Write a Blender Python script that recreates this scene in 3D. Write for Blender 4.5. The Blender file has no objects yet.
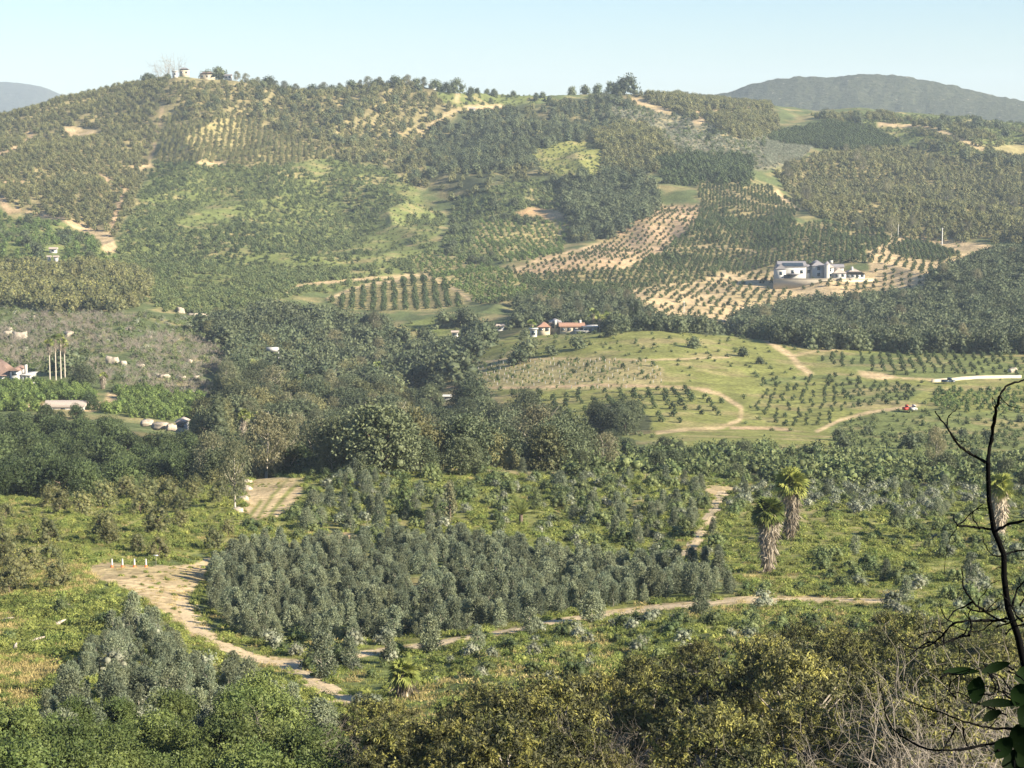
import bpy, math, random
import numpy as np
from mathutils import Vector, Matrix, Euler

scene = bpy.context.scene
R = math.radians
rng = np.random.default_rng(7)
random.seed(7)

# ---------------------------------------------------------------- camera, light, exposure
F, W, H = 2053.0, 1024, 768          # focal length in pixels
PITCH = R(7.05)
cam_d = bpy.data.cameras.new('camera'); cam = bpy.data.objects.new('camera', cam_d)
scene.collection.objects.link(cam); scene.camera = cam
cam_d.sensor_width = 36; cam_d.lens = F / W * 36
cam_d.clip_start = 0.1; cam_d.clip_end = 60000
cam.location = (0, 0, 0); cam.rotation_euler = (R(90) - PITCH, 0, 0)

SUN_DIR = Vector((0.80, -0.42, 0.43)).normalized()      # towards the sun: right, behind the camera, low
SUN_EL = math.asin(SUN_DIR.z); SUN_AZ = math.atan2(SUN_DIR.x, SUN_DIR.y)
world = bpy.data.worlds.new('World'); scene.world = world; world.use_nodes = True
wn = world.node_tree.nodes; wl = world.node_tree.links
sky = wn.new('ShaderNodeTexSky'); sky.sky_type = 'NISHITA'; sky.sun_disc = False
sky.sun_elevation = SUN_EL; sky.sun_rotation = SUN_AZ
sky.air_density = 1.15; sky.dust_density = 0.05; sky.ozone_density = 2.0; sky.altitude = 300
bg = wn['Background']; bg.inputs['Strength'].default_value = 0.051
tint = wn.new('ShaderNodeMix'); tint.data_type = 'RGBA'; tint.blend_type = 'MULTIPLY'; tint.inputs['Factor'].default_value = 1
tint.inputs['B'].default_value = (.70, .85, 1.10, 1)
wl.new(sky.outputs[0], tint.inputs['A']); wl.new(tint.outputs['Result'], bg.inputs['Color'])
sun_d = bpy.data.lights.new('sun', 'SUN'); sun = bpy.data.objects.new('sun', sun_d)
scene.collection.objects.link(sun)
sun_d.energy = 5.0; sun_d.angle = R(0.53); sun_d.color = (1.0, 0.88, 0.69)
sun.rotation_euler = SUN_DIR.to_track_quat('Z', 'Y').to_euler()
scene.view_settings.view_transform = 'Standard'; scene.view_settings.look = 'None'
scene.view_settings.gamma = 1; scene.view_settings.exposure = 1.56
cy = scene.cycles
cy.max_bounces = 4; cy.diffuse_bounces = 2; cy.glossy_bounces = 1; cy.transmission_bounces = 2
cy.transparent_max_bounces = 4; cy.volume_bounces = 0; cy.use_denoising = True
cy.sample_clamp_indirect = 4; cy.caustics_reflective = False; cy.caustics_refractive = False
try: cy.denoiser = 'OPENIMAGEDENOISE'
except Exception: pass
HAZE = 0.00008

# ---------------------------------------------------------------- camera maths
CT, ST = math.cos(PITCH), math.sin(PITCH)
def pix_ray(px, py):
    """pixel -> (x/D, z/D) of the ray"""
    X = (np.asarray(px, float) - W/2) / F; t = (H/2 - np.asarray(py, float)) / F
    Y = CT + t*ST
    return X / Y, (t*CT - ST) / Y
def to_pix(x, y, z):
    fwd = y*CT - z*ST; up = y*ST + z*CT
    fwd = np.maximum(fwd, 0.01)
    return W/2 + F*x/fwd, H/2 - F*up/fwd

# ---------------------------------------------------------------- value noise
def _hash(i, j, seed):
    n = (i * 374761393 + j * 668265263 + seed * 974634777) & 0xffffffff
    n = ((n ^ (n >> 13)) * 1274126177) & 0xffffffff
    return ((n ^ (n >> 16)) & 0xffff) / 65535.0
def vnoise(x, y, seed=0):
    i = np.floor(x).astype(np.int64); j = np.floor(y).astype(np.int64)
    u = x - i; v = y - j; u = u*u*(3-2*u); v = v*v*(3-2*v)
    a = _hash(i, j, seed); b = _hash(i+1, j, seed); c = _hash(i, j+1, seed); d = _hash(i+1, j+1, seed)
    return (a*(1-u)+b*u)*(1-v) + (c*(1-u)+d*u)*v
def fbm(x, y, seed=0, octs=4):
    s = 0; amp = 1; tot = 0
    for o in range(octs):
        s = s + amp*vnoise(x*2**o + 17.3*o, y*2**o - 9.1*o, seed+o); tot += amp; amp *= 0.5
    return s / tot

# ---------------------------------------------------------------- terrain: lines of the land (px, py, D) from near to far
PX = [0, 128, 256, 384, 512, 640, 768, 896, 1024]
LINES = [  # rows py at PX, D at PX (a single number = all)
 ([1700]*9, 8),
 ([1010, 1010, 1010, 1000, 1000, 1000, 1000, 1000, 1000], 26),
 ([890, 890, 890, 880, 880, 880, 870, 860, 850], 58),
 ([775, 790, 795, 800, 790, 780, 770, 765, 760], [92, 90, 88, 86, 86, 86, 86, 84, 82]),
 ([715, 715, 725, 725, 712, 700, 690, 682, 675], [122, 122, 120, 118, 116, 116, 116, 116, 116]),
 ([655, 650, 668, 664, 645, 632, 618, 612, 612], [152, 154, 150, 152, 155, 158, 162, 166, 166]),
 ([585, 580, 605, 605, 598, 590, 575, 572, 572], [200, 202, 190, 188, 192, 198, 203, 205, 205]),
 ([530, 528, 540, 542, 535, 530, 520, 520, 520], [250, 255, 250, 250, 250, 255, 260, 260, 260]),
 ([495, 497, 479, 468, 470, 476, 484, 488, 488], [310, 315, 330, 335, 335, 330, 330, 320, 320]),
 ([500, 500, 492, 480, 478, 470, 465, 470, 470], [380, 385, 395, 400, 400, 390, 390, 380, 380]),
 ([478, 476, 478, 474, 470, 455, 450, 458, 458], [440, 440, 460, 470, 470, 460, 460, 450, 450]),
 ([432, 432, 440, 442, 444, 430, 430, 434, 438], [530, 530, 540, 550, 560, 550, 550, 540, 540]),
 ([392, 398, 405, 412, 394, 386, 392, 390, 394], [640, 640, 640, 650, 650, 640, 640, 640, 640]),
 ([362, 350, 376, 388, 352, 330, 340, 350, 353], [740, 750, 740, 760, 770, 780, 780, 770, 770]),
 ([330, 318, 345, 362, 338, 336, 348, 352, 352], [840, 850, 840, 860, 860, 860, 860, 850, 850]),
 ([292, 290, 303, 308, 302, 304, 318, 318, 312], [980, 980, 980, 990, 1000, 1000, 990, 980, 980]),
 ([262, 265, 275, 280, 273, 265, 273, 276, 262], [1100, 1110, 1120, 1130, 1130, 1130, 1110, 1110, 1120]),
 ([228, 236, 245, 250, 238, 228, 242, 243, 243], [1260, 1260, 1260, 1280, 1280, 1280, 1260, 1260, 1260]),
 ([182, 188, 192, 200, 192, 190, 198, 200, 206], [1440, 1440, 1440, 1450, 1450, 1450, 1450, 1450, 1450]),
 ([148, 140, 146, 150, 150, 150, 156, 160, 166], [1620, 1620, 1620, 1640, 1640, 1640, 1650, 1650, 1650]),
 ([124, 88, 79, 88, 102, 104, 125, 128, 138], [1780, 1800, 1820, 1850, 1880, 1880, 1880, 1880, 1880]),
 ([134, 100, 90, 96, 104, 98, 110, 113, 128], [1950, 1980, 2000, 2030, 2060, 2080, 2100, 2120, 2120]),
 ([170, 170, 150, 140, 135, 135, 135, 135, 150], 2600),
 ([190]*9, 3600),
 ([150]*9, 9000),
 ([140]*9, 40000),
]
SKY1 = [(-200, 150), (0, 122), (40, 106), (100, 90), (140, 82), (190, 78), (256, 80), (330, 84), (420, 90), (512, 102)]
NA = 880; NB = 1360
a_lo, a_hi = pix_ray(-170, 384)[0], pix_ray(1194, 384)[0]
A = np.concatenate([np.linspace(-1.2, a_lo, 30)[:-1], np.linspace(a_lo, a_hi, NA), np.linspace(a_hi, 1.2, 30)[1:]])
Dg = np.concatenate([np.geomspace(3, 55, 60)[:-1], np.geomspace(55, 2300, NB), np.geomspace(2300, 12000, 50)[1:]])
NA = len(A); NB = len(Dg)
K = len(LINES)
Dk = np.zeros((K, NA)); Zk = np.zeros((K, NA))
def smooth_interp(x, xp, fp):
    d = np.gradient(fp, xp)                    # cubic Hermite, clamped ends
    x = np.clip(x, xp[0], xp[-1])
    i = np.clip(np.searchsorted(xp, x) - 1, 0, len(xp)-2)
    h = xp[i+1]-xp[i]; t = (x-xp[i])/h
    return ((2*t**3-3*t**2+1)*fp[i] + (t**3-2*t**2+t)*h*d[i] + (-2*t**3+3*t**2)*fp[i+1] + (t**3-t**2)*h*d[i+1])
for k, (pys, ds) in enumerate(LINES):
    ds = [ds]*9 if np.isscalar(ds) else ds
    a, s = pix_ray(PX, pys)
    ds = np.array(ds, float)
    Dk[k] = smooth_interp(A, a, ds); Zk[k] = smooth_interp(A, a, s*ds)
Z = np.zeros((NB, NA))
LD = np.log(Dg)
for i in range(NA):
    Z[:, i] = np.interp(LD, np.log(Dk[:, i]), Zk[:, i] / Dk[:, i]) * Dg
def gsmooth(Zm, n, axis):
    k = np.exp(-0.5*(np.arange(-2*n, 2*n+1)/n)**2); k /= k.sum()
    P = np.pad(Zm, [(2*n, 2*n) if ax == axis else (0, 0) for ax in (0, 1)], mode='edge')
    out = np.zeros_like(Zm)
    for j, w in enumerate(k):
        out += w * (P[j:j+Zm.shape[0], :] if axis == 0 else P[:, j:j+Zm.shape[1]])
    return out
Z = Z / Dg[:, None]
Z = gsmooth(gsmooth(Z, 7, 0), 10, 1) * Dg[:, None]
Xg = A[None, :]*Dg[:, None]; Yg = np.repeat(Dg[:, None], NA, 1)
# relief: gullies and spurs that grow with distance, small bumps everywhere
far = np.clip((Dg-700)/700, 0, 1)[:, None] * np.clip((2500-Dg)/500, 0, 1)[:, None]
wx = Xg + 60*fbm(Xg/170, Yg/170, 5); wy = Yg + 60*fbm(Xg/170, Yg/170, 9)
rid = 1-np.abs(2*fbm(wx/150, wy/260, 3, 4)-1)*2.0
Z += far*(rid-0.55)*16.0
Z += np.clip(Dg/600, 0.1, 1)[:, None]*(fbm(Xg/70, Yg/70, 21, 4)-0.5)*3.2*np.clip((3000-Dg)/800, 0.05, 1)[:, None]
Z += (fbm(Xg/9, Yg/9, 33, 3)-0.5)*0.7*np.clip(Dg/60, 0, 1)[:, None]*np.clip((1000-Dg)/300, 0, 1)[:, None]
def height(x, y):
    x = np.asarray(x, float); y = np.asarray(y, float)
    a = x/np.maximum(y, 1e-6)
    fi = np.interp(y, Dg, np.arange(NB)); fj = np.interp(a, A, np.arange(NA))
    i = np.clip(fi.astype(int), 0, NB-2); j = np.clip(fj.astype(int), 0, NA-2)
    u = fi-i; v = fj-j
    return (Z[i, j]*(1-v)+Z[i, j+1]*v)*(1-u) + (Z[i+1, j]*(1-v)+Z[i+1, j+1]*v)*u
S = Z/Dg[:, None]
RUN = np.maximum.accumulate(S, axis=0)
def occluded_by(x, y):
    """largest z/D of the land in front of (x, y)"""
    a = x/y
    fi = np.interp(y*0.985, Dg, np.arange(NB)); fj = np.interp(a, A, np.arange(NA))
    return RUN[np.clip(fi.astype(int), 0, NB-1), np.clip(np.round(fj).astype(int), 0, NA-1)]
def ground_at(px, py):
    """the place on the land where the ray through a pixel lands -> (x, y, z); for one point"""
    a, s = pix_ray(px, py)
    j = int(np.clip(np.round(np.interp(a, A, np.arange(NA))), 0, NA-1))
    hit = np.nonzero(S[:, j] >= s)[0]
    hit = hit[Dg[hit] > 40]
    i = hit[0] if len(hit) else NB-60
    if i > 0:
        s0, s1 = S[i-1, j], S[i, j]; t = np.clip((s-s0)/(s1-s0+1e-12), 0, 1)
        D = Dg[i-1] + t*(Dg[i]-Dg[i-1])
    else: D = Dg[i]
    x = float(a*D)
    return Vector((x, float(D), float(height(x, D))))
def spot(px, D):
    """a place on the land at a distance"""
    a = (px-W/2)/F
    for _ in range(3):
        z = float(height(a*D, D)); fwd = D*CT - z*ST; a = (px-W/2)/F*fwd/D
    return Vector((a*D, D, z))
# ---------------------------------------------------------------- land cover (colour of the soil or grass, what grows there)
# base colours
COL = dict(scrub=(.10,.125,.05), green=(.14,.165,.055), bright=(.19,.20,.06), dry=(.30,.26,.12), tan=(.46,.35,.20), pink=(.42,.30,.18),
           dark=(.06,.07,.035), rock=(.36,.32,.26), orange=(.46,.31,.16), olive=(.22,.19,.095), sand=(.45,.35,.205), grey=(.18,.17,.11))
COVER = []          # (name, colour key, polygon in picture coordinates, warp)
def cov(name, col, poly, warp=2.5): COVER.append((name, col, poly, warp))
cov('scrub_hill', 'scrub', [(-300,-50),(1400,-50),(1400,1200),(-300,1200)])
# the far hill
cov('grove_hill', 'olive', [(-200,90),(0,108),(50,98),(100,82),(165,80),(168,112),(158,135),(152,160),(132,205),(112,242),(60,222),(0,200),(-200,200)])
cov('grove_ridge', 'olive', [(165,78),(256,76),(330,76),(445,84),(462,108),(440,130),(425,150),(428,190),(405,192),(392,168),(350,160),(318,150),(290,132),(256,122),(165,112)], 5)
cov('rows_hill', 'dry', [(165,114),(256,120),(300,138),(330,158),(256,166),(156,162)])
cov('green_hill', 'green', [(156,162),(256,166),(330,158),(392,172),(440,215),(440,240),(420,270),(330,285),(200,290),(128,262),(118,238),(140,200)], 5)
cov('green_foot', 'green', [(118,245),(200,270),(330,270),(400,262),(420,276),(330,292),(280,296),(215,316),(160,310),(118,290)],4)
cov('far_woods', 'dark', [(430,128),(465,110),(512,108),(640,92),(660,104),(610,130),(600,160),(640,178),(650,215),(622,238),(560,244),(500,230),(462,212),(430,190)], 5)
cov('ridge_grass', 'green', [(436,84),(512,92),(560,100),(470,112),(440,104)], 4)
cov('green_knob', 'bright', [(528,152),(560,138),(600,140),(606,162),(592,176),(545,172)], 4)
cov('spur_scrub', 'scrub', [(455,200),(520,180),(590,180),(600,220),(520,262),(440,262)], 5)
cov('grove_mid', 'olive', [(594,132),(640,118),(684,136),(692,152),(655,172),(608,166)], 4)
cov('open_slope', 'grey', [(600,112),(640,104),(700,118),(768,128),(830,140),(768,172),(690,158),(660,132)], 5)
cov('ridge_grove', 'olive', [(640,92),(768,96),(780,130),(740,140),(700,118),(660,108)], 3)
cov('silver_field', 'grey', [(768,140),(822,140),(800,160),(762,168)], 2)
cov('hedge_rows', 'dark', [(768,134),(830,122),(890,130),(902,146),(868,150),(820,148),(768,140)], 2)
cov('ridge_right', 'green', [(800,116),(870,112),(960,118),(1200,130),(1200,190),(1000,176),(960,156),(900,142),(860,124)], 4)
cov('grove_right', 'olive', [(776,170),(822,152),(900,146),(960,160),(1200,186),(1200,245),(1000,240),(900,236),(810,212),(786,190)], 3)
cov('grove_dark_mid', 'dark', [(654,156),(700,152),(752,156),(752,184),(700,190),(664,182)], 3)
cov('fan_rows', 'olive', [(696,180),(770,186),(800,208),(790,222),(740,226),(700,205)], 2)
cov('woods_mid', 'dark', [(560,176),(640,172),(660,200),(640,236),(600,240),(566,220)], 4)
cov('bare_cut', 'orange', [(512,214),(528,207),(550,208),(580,218),(550,221)], 2)
cov('spur_rows', 'dry', [(480,222),(570,222),(560,258),(512,262),(470,250)], 2)
cov('citrus_mid', 'olive', [(470,262),(520,272),(620,268),(660,250),(698,206),(800,222),(880,226),(920,240),(870,262),(770,268),(715,290),(640,292),(600,296),(520,306),(470,300),(430,276)], 3)
cov('rows_green', 'dry', [(412,258),(440,250),(470,262),(520,275),(530,292),(480,304),(450,290),(425,277)], 2)
cov('orchard_tri', 'pink', [(512,268),(540,258),(600,244),(640,216),(664,206),(700,205),(696,222),(660,252),(625,268),(570,272),(516,275)], 2)
cov('orchard_left', 'dry', [(326,300),(372,284),(414,276),(436,280),(458,296),(470,304),(420,310),(345,310)], 1.5)
LANE = [([(286,293),(300,286),(340,281),(400,276),(424,275),(446,284),(472,301)], 2.2), ([(326,300),(350,290),(375,283),(414,277)], 1.8)]
cov('orchard_house', 'tan', [(616,292),(700,280),(726,272),(770,270),(870,272),(868,252),(900,236),(960,240),(1005,248),(985,262),(930,292),(850,298),(790,308),(712,326),(650,322),(616,306)], 2)
cov('citrus_house', 'olive', [(885,248),(908,240),(930,242),(962,256),(940,262),(905,258)], 1.5)
cov('tan_slope', 'tan', [(915,234),(965,242),(1005,248),(990,260),(965,256),(930,242)], 2)
cov('oak_forest', 'dark', [(716,326),(790,304),(850,298),(925,290),(940,272),(1000,252),(1200,236),(1200,352),(1024,356),(900,352),(840,348),(760,340)], 3)
# left flank
cov('garden_left', 'green', [(-200,200),(0,212),(60,225),(112,245),(118,262),(90,275),(0,262),(-200,262)], 4)
cov('grove_left', 'olive', [(-200,262),(12,262),(100,262),(150,272),(150,300),(110,312),(60,308),(0,298),(-200,300)], 3)
cov('burnt_slope', 'scrub', [(-200,300),(0,300),(60,310),(110,312),(200,320),(230,345),(232,380),(200,400),(110,395),(90,378),(0,372),(-200,380)], 5)
cov('citrus_left', 'green', [(0,384),(30,376),(96,388),(102,400),(60,412),(0,410),(-200,410),(-200,384)], 2)
cov('citrus_left2', 'green', [(108,392),(150,388),(200,398),(210,415),(150,420),(105,412)], 2)
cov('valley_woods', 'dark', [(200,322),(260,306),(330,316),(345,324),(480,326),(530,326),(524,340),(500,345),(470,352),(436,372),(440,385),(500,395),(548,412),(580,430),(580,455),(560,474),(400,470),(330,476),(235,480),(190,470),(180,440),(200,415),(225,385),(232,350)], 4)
cov('valley_meadow', 'green', [(395,326),(440,316),(480,318),(470,330),(440,344),(400,352),(384,344)], 2)
cov('ranch_woods', 'dark', [(520,300),(620,292),(660,320),(720,325),(720,336),(640,330),(600,326),(540,322),(510,322)], 3)
# the knoll
cov('knoll', 'bright', [(436,368),(470,352),(500,338),(540,328),(600,326),(640,330),(720,336),(768,338),(850,346),(900,354),(1200,352),(1200,470),(900,460),(768,455),(640,440),(560,425),(500,395),(445,380)], 3)
cov('knoll_dry', 'dry', [(450,364),(520,358),(640,360),(664,368),(660,386),(600,390),(500,388),(446,378)], 3)
cov('knoll_rows', 'bright', [(490,388),(600,390),(680,388),(728,402),(720,416),(660,426),(600,430),(560,425),(500,396)], 3)
cov('vine_rows', 'green', [(820,352),(1200,356),(1200,380),(930,380),(860,372),(816,360)], 2)
cov('vine_lower', 'green', [(760,380),(830,374),(870,380),(930,388),(900,405),(820,412),(770,400)], 3)
cov('young_rows', 'bright', [(930,386),(1200,384),(1200,420),(930,420)], 2)
cov('green_field', 'green', [(830,425),(900,408),(1200,420),(1200,462),(900,462),(830,455)], 3)
cov('field_dark', 'bright', [(755,388),(830,378),(850,400),(838,425),(790,430),(755,412)], 3)
cov('river_scrub', 'dark', [(590,436),(650,446),(768,446),(830,452),(900,458),(1200,455),(1200,486),(900,490),(768,484),(700,476),(600,474),(560,474)], 5)
cov('copse', 'dark', [(596,406),(620,402),(650,416),(650,434),(600,436)], 2)
cov('silver_scrub', 'green', [(690,484),(800,484),(900,488),(1200,488),(1200,520),(900,520),(800,515),(740,500)], 5)
# the left groves
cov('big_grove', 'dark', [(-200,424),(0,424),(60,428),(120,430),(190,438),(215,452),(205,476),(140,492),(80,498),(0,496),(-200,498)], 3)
cov('old_grove', 'bright', [(-200,500),(0,498),(90,500),(140,492),(200,478),(248,474),(262,500),(250,530),(210,552),(160,562),(90,564),(0,580),(-200,590)], 3)
cov('old_grove_low', 'olive', [(-200,560),(0,562),(80,560),(96,575),(84,596),(0,604),(-200,610)], 3)
cov('meadow_left', 'bright', [(-200,604),(84,596),(140,604),(130,632),(90,650),(60,690),(0,800),(-200,800)], 4)
cov('dry_left', 'dry', [(-200,600),(24,612),(30,628),(0,640),(-200,640)], 4)
cov('dry_left2', 'dry', [(-200,655),(20,655),(66,662),(50,690),(20,715),(-200,740)], 5)
# the middle
cov('middle', 'bright', [(262,478),(330,466),(470,468),(560,474),(640,476),(700,486),(740,500),(900,520),(1200,520),(1200,690),(900,690),(700,690),(420,720),(300,680),(240,640),(205,600),(240,545)], 4)
cov('gum_plantation', 'green', [(204,594),(215,568),(246,548),(330,546),(400,540),(470,540),(560,556),(640,566),(700,566),(745,584),(744,594),(690,598),(600,606),(540,618),(470,630),(400,636),(330,642),(250,640),(214,616)], 2)
cov('gum_upper', 'bright', [(330,478),(400,470),(500,474),(600,474),(690,482),(712,500),(690,540),(640,552),(560,556),(470,540),(330,546),(300,530)], 3)
cov('gum_left', 'green', [(92,644),(130,622),(165,632),(198,664),(252,684),(300,714),(345,752),(345,830),(60,800),(0,760),(62,690)], 3)
cov('weed_near', 'green', [(330,690),(300,672),(380,652),(470,640),(560,625),(700,608),(880,604),(1200,600),(1200,900),(330,900)], 3)
cov('front_trees', 'dark', [(330,860),(345,765),(400,752),(520,732),(640,702),(760,678),(850,656),(1200,650),(1200,1300),(330,1300)], 3)
cov('front_left', 'dark', [(-200,800),(0,770),(60,748),(130,730),(260,728),(345,768),(345,1300),(-200,1300)], 3)
# bare soil: tracks and clearings (painters' order, nothing grows)
def track(name, col, pts, w, warp=0.8):
    pts = [Vector(p) for p in pts]; L = []; Rr = []
    for i, p in enumerate(pts):
        d = (pts[min(i+1, len(pts)-1)] - pts[max(i-1, 0)]).normalized(); n = Vector((-d.y, d.x))
        ww = w[i] if isinstance(w, (list, tuple)) else w
        n = Vector((n.x*ww, n.y*ww*0.75)); L.append(tuple(p+n)); Rr.append(tuple(p-n))
    cov(name, col, L+Rr[::-1], warp)
def bare(col, poly, warp=1.5): cov('bare', col, poly, warp)
for pts, w in LANE: track('bare', 'tan', pts, w, 1.5)
bare('tan', [(60,128),(68,126),(100,131),(92,136),(70,138)])
for pts, w in [([(-60,160),(0,154),(20,146),(33,136),(27,131)],2.2), ([(-60,184),(0,182),(25,182),(55,185)],1.6), ([(163,108),(156,138),(150,160),(140,178),(128,192)],1.0),
               ([(0,204),(14,210),(40,214),(70,222),(104,232)],2.5), ([(98,176),(118,184),(126,190),(116,212),(108,240)],3.0), ([(0,196),(6,206),(10,214)],4)]:
    track('bare', 'pink', pts, w, 2)
bare('tan', [(124,165),(152,163),(155,168),(130,169)]); bare('tan', [(195,162),(226,161),(224,166),(196,165)])
track('bare', 'tan', [(418,133),(432,124),(445,115),(462,108)], 2)
track('bare', 'sand', [(454,89),(458,95),(456,102)], 1.8)
bare('tan', [(395,131),(405,131),(403,137),(396,136)])
bare('tan', [(462,106),(500,104),(512,108),(470,111)])
bare('dry', [(188,76),(256,77),(256,82),(195,82)])
bare('tan', [(622,98),(640,98),(660,106),(680,114),(664,114),(640,106)])
track('bare', 'pink', [(694,112),(720,109),(752,107)], 1.5)
bare('tan', [(690,118),(705,114),(708,122),(695,125)])
track('bare', 'tan', [(878,124),(900,126),(930,127),(962,140),(985,150)], 3)
bare('dry', [(985,146),(1024,144),(1200,150),(1200,158),(1010,156)])
track('bare', 'tan', [(776,190),(784,200),(800,212),(790,206)], 2.5)
track('bare', 'tan', [(515,269),(560,256),(600,243),(636,218),(664,206)], 1.6)
track('bare', 'tan', [(618,270),(660,252),(700,246),(740,249),(758,252)], 1.2)
track('bare', 'tan', [(725,190),(760,205),(800,209)], 1.0)
track('bare', 'tan', [(650,300),(690,300),(720,296),(760,306),(800,300),(860,296),(920,292)], 1.8)
track('bare', 'sand', [(720,272),(760,286),(800,292),(850,292)], 1.8)
track('bare', 'sand', [(770,274),(874,276)], 1.6)
track('bare', 'tan', [(764,338),(776,346),(790,355),(800,366),(812,375)], 3.2)
track('bare', 'tan', [(792,356),(815,351),(852,348)], 1.5)
bare('tan', [(858,370),(880,372),(902,378),(880,380),(862,376)])
track('bare', 'tan', [(902,378),(940,380)], 1.2)
track('bare', 'tan', [(656,433),(690,429),(720,428),(740,420),(742,408),(720,394),(700,390)], 2.2)
track('bare', 'pink', [(730,428),(768,428),(790,430)], 2)
track('bare', 'pink', [(446,387),(520,388),(600,385),(680,387),(710,390)], 1.5)
track('bare', 'tan', [(440,366),(500,360),(560,358),(650,360),(730,357)], 1.0)
track('bare', 'tan', [(816,432),(840,420),(870,412),(920,405)], 2)
bare('tan', [(0,404),(20,404),(70,400),(104,402),(108,392),(122,396),(116,406),(92,412),(40,408)])
track('bare', 'tan', [(-60,262),(0,262),(12,266),(6,275),(-60,275)], 2.5)
bare('tan', [(62,222),(110,232),(118,250),(104,256),(100,240)])
bare('tan', [(470,402),(505,405),(520,412),(500,412)])
track('bare', 'dry', [(336,468),(400,467),(500,472),(540,474)], 1.8)
bare('sand', [(248,482),(262,477),(306,478),(300,496),(286,516),(256,520),(244,512)])
track('terrace_grass', 'bright', [(300,480),(284,497),(268,518)], 2.2); track('terrace_grass', 'bright', [(288,479),(272,496),(258,518)], 1.6); track('terrace_grass', 'bright', [(262,500),(250,516)], 2)
bare('pink', [(318,536),(344,532),(366,536),(360,545),(330,546)])
bare('sand', [(704,486),(736,487),(732,492),(716,498),(704,492)])
track('bare', 'tan', [(722,492),(714,510),(706,524),(696,540),(684,558)], [7,5,5,5,3])
bare('sand', [(84,568),(100,562),(150,566),(190,565),(215,555),(240,543),(254,541),(238,552),(216,562),(204,576),(196,588),(188,598),(192,612),(208,640),(192,637),(175,622),(160,612),(145,600),(125,588),(98,580)], 1.5)
track('bare', 'sand', [(200,630),(225,648),(262,660),(300,662)], [3.5,3.5,4,4])
track('bare', 'sand', [(262,658),(288,664),(306,676),(330,692),(350,706),(356,716)], [5,6,6,5,4,4])
track('bare', 'sand', [(290,664),(340,658),(380,651),(430,645),(470,637),(512,631),(560,621),(600,615),(660,607),(700,604),(740,600),(800,599),(850,600),(893,601)], [5,4,4,4,4,4,4,4.5,4.5,4.5,5,5,4,2.5])

# paint the polygons on a fine map (picture coordinates, two cells per pixel, with a margin) and look them up with a little warp
MX0, MX1, MY0, MY1, MS = -260, 1284, 40, 1000, 2
MW, MH = (MX1-MX0)*MS, (MY1-MY0)*MS
LC = np.zeros((MH, MW), np.uint8)
def fill(poly, val):
    P = np.array(poly, float); P[:, 0] = (P[:, 0]-MX0)*MS; P[:, 1] = (P[:, 1]-MY0)*MS
    y0 = max(0, int(P[:, 1].min())); y1 = min(MH-1, int(P[:, 1].max())+1)
    x1s, y1s = P[:, 0], P[:, 1]; x2s, y2s = np.roll(x1s, -1), np.roll(y1s, -1)
    for yy in range(y0, y1+1):
        yc = yy+0.5
        m = ((y1s <= yc) & (y2s > yc)) | ((y2s <= yc) & (y1s > yc))
        xs = np.sort(x1s[m] + (yc-y1s[m])/(y2s[m]-y1s[m])*(x2s[m]-x1s[m]))
        for q in range(0, len(xs)-1, 2):
            LC[yy, max(0, int(round(xs[q]))):max(0, int(round(xs[q+1])))] = val
jj, ii = np.meshgrid(np.arange(MW), np.arange(MH))
wu = fbm(jj/30.0, ii/22.0, 71, 3)-0.5; wv = fbm(jj/30.0, ii/22.0, 83, 3)-0.5
LAYERS = np.zeros((MH, MW), np.uint8)
base = LAYERS
for n, (name, col, poly, warp) in enumerate(COVER):
    LC[:] = 0; fill(poly, 1)
    P = np.array(poly, float); m = 12
    x0 = max(0, int((P[:, 0].min()-MX0-m)*MS)); x1 = min(MW, int((P[:, 0].max()-MX0+m)*MS))
    y0 = max(0, int((P[:, 1].min()-MY0-m)*MS)); y1 = min(MH, int((P[:, 1].max()-MY0+m)*MS))
    if x1 <= x0 or y1 <= y0: continue
    sj = np.clip(jj[y0:y1, x0:x1] + (wu[y0:y1, x0:x1]*warp*MS*3).astype(int), 0, MW-1)
    si = np.clip(ii[y0:y1, x0:x1] + (wv[y0:y1, x0:x1]*warp*MS*2.2).astype(int), 0, MH-1)
    sub = base[y0:y1, x0:x1]; sub[LC[si, sj] > 0] = n
NAMES = [c[0] for c in COVER]
def cover_at(px, py):
    j = np.clip(((px-MX0)*MS).astype(int), 0, MW-1); i = np.clip(((py-MY0)*MS).astype(int), 0, MH-1)
    return base[i, j]

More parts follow.
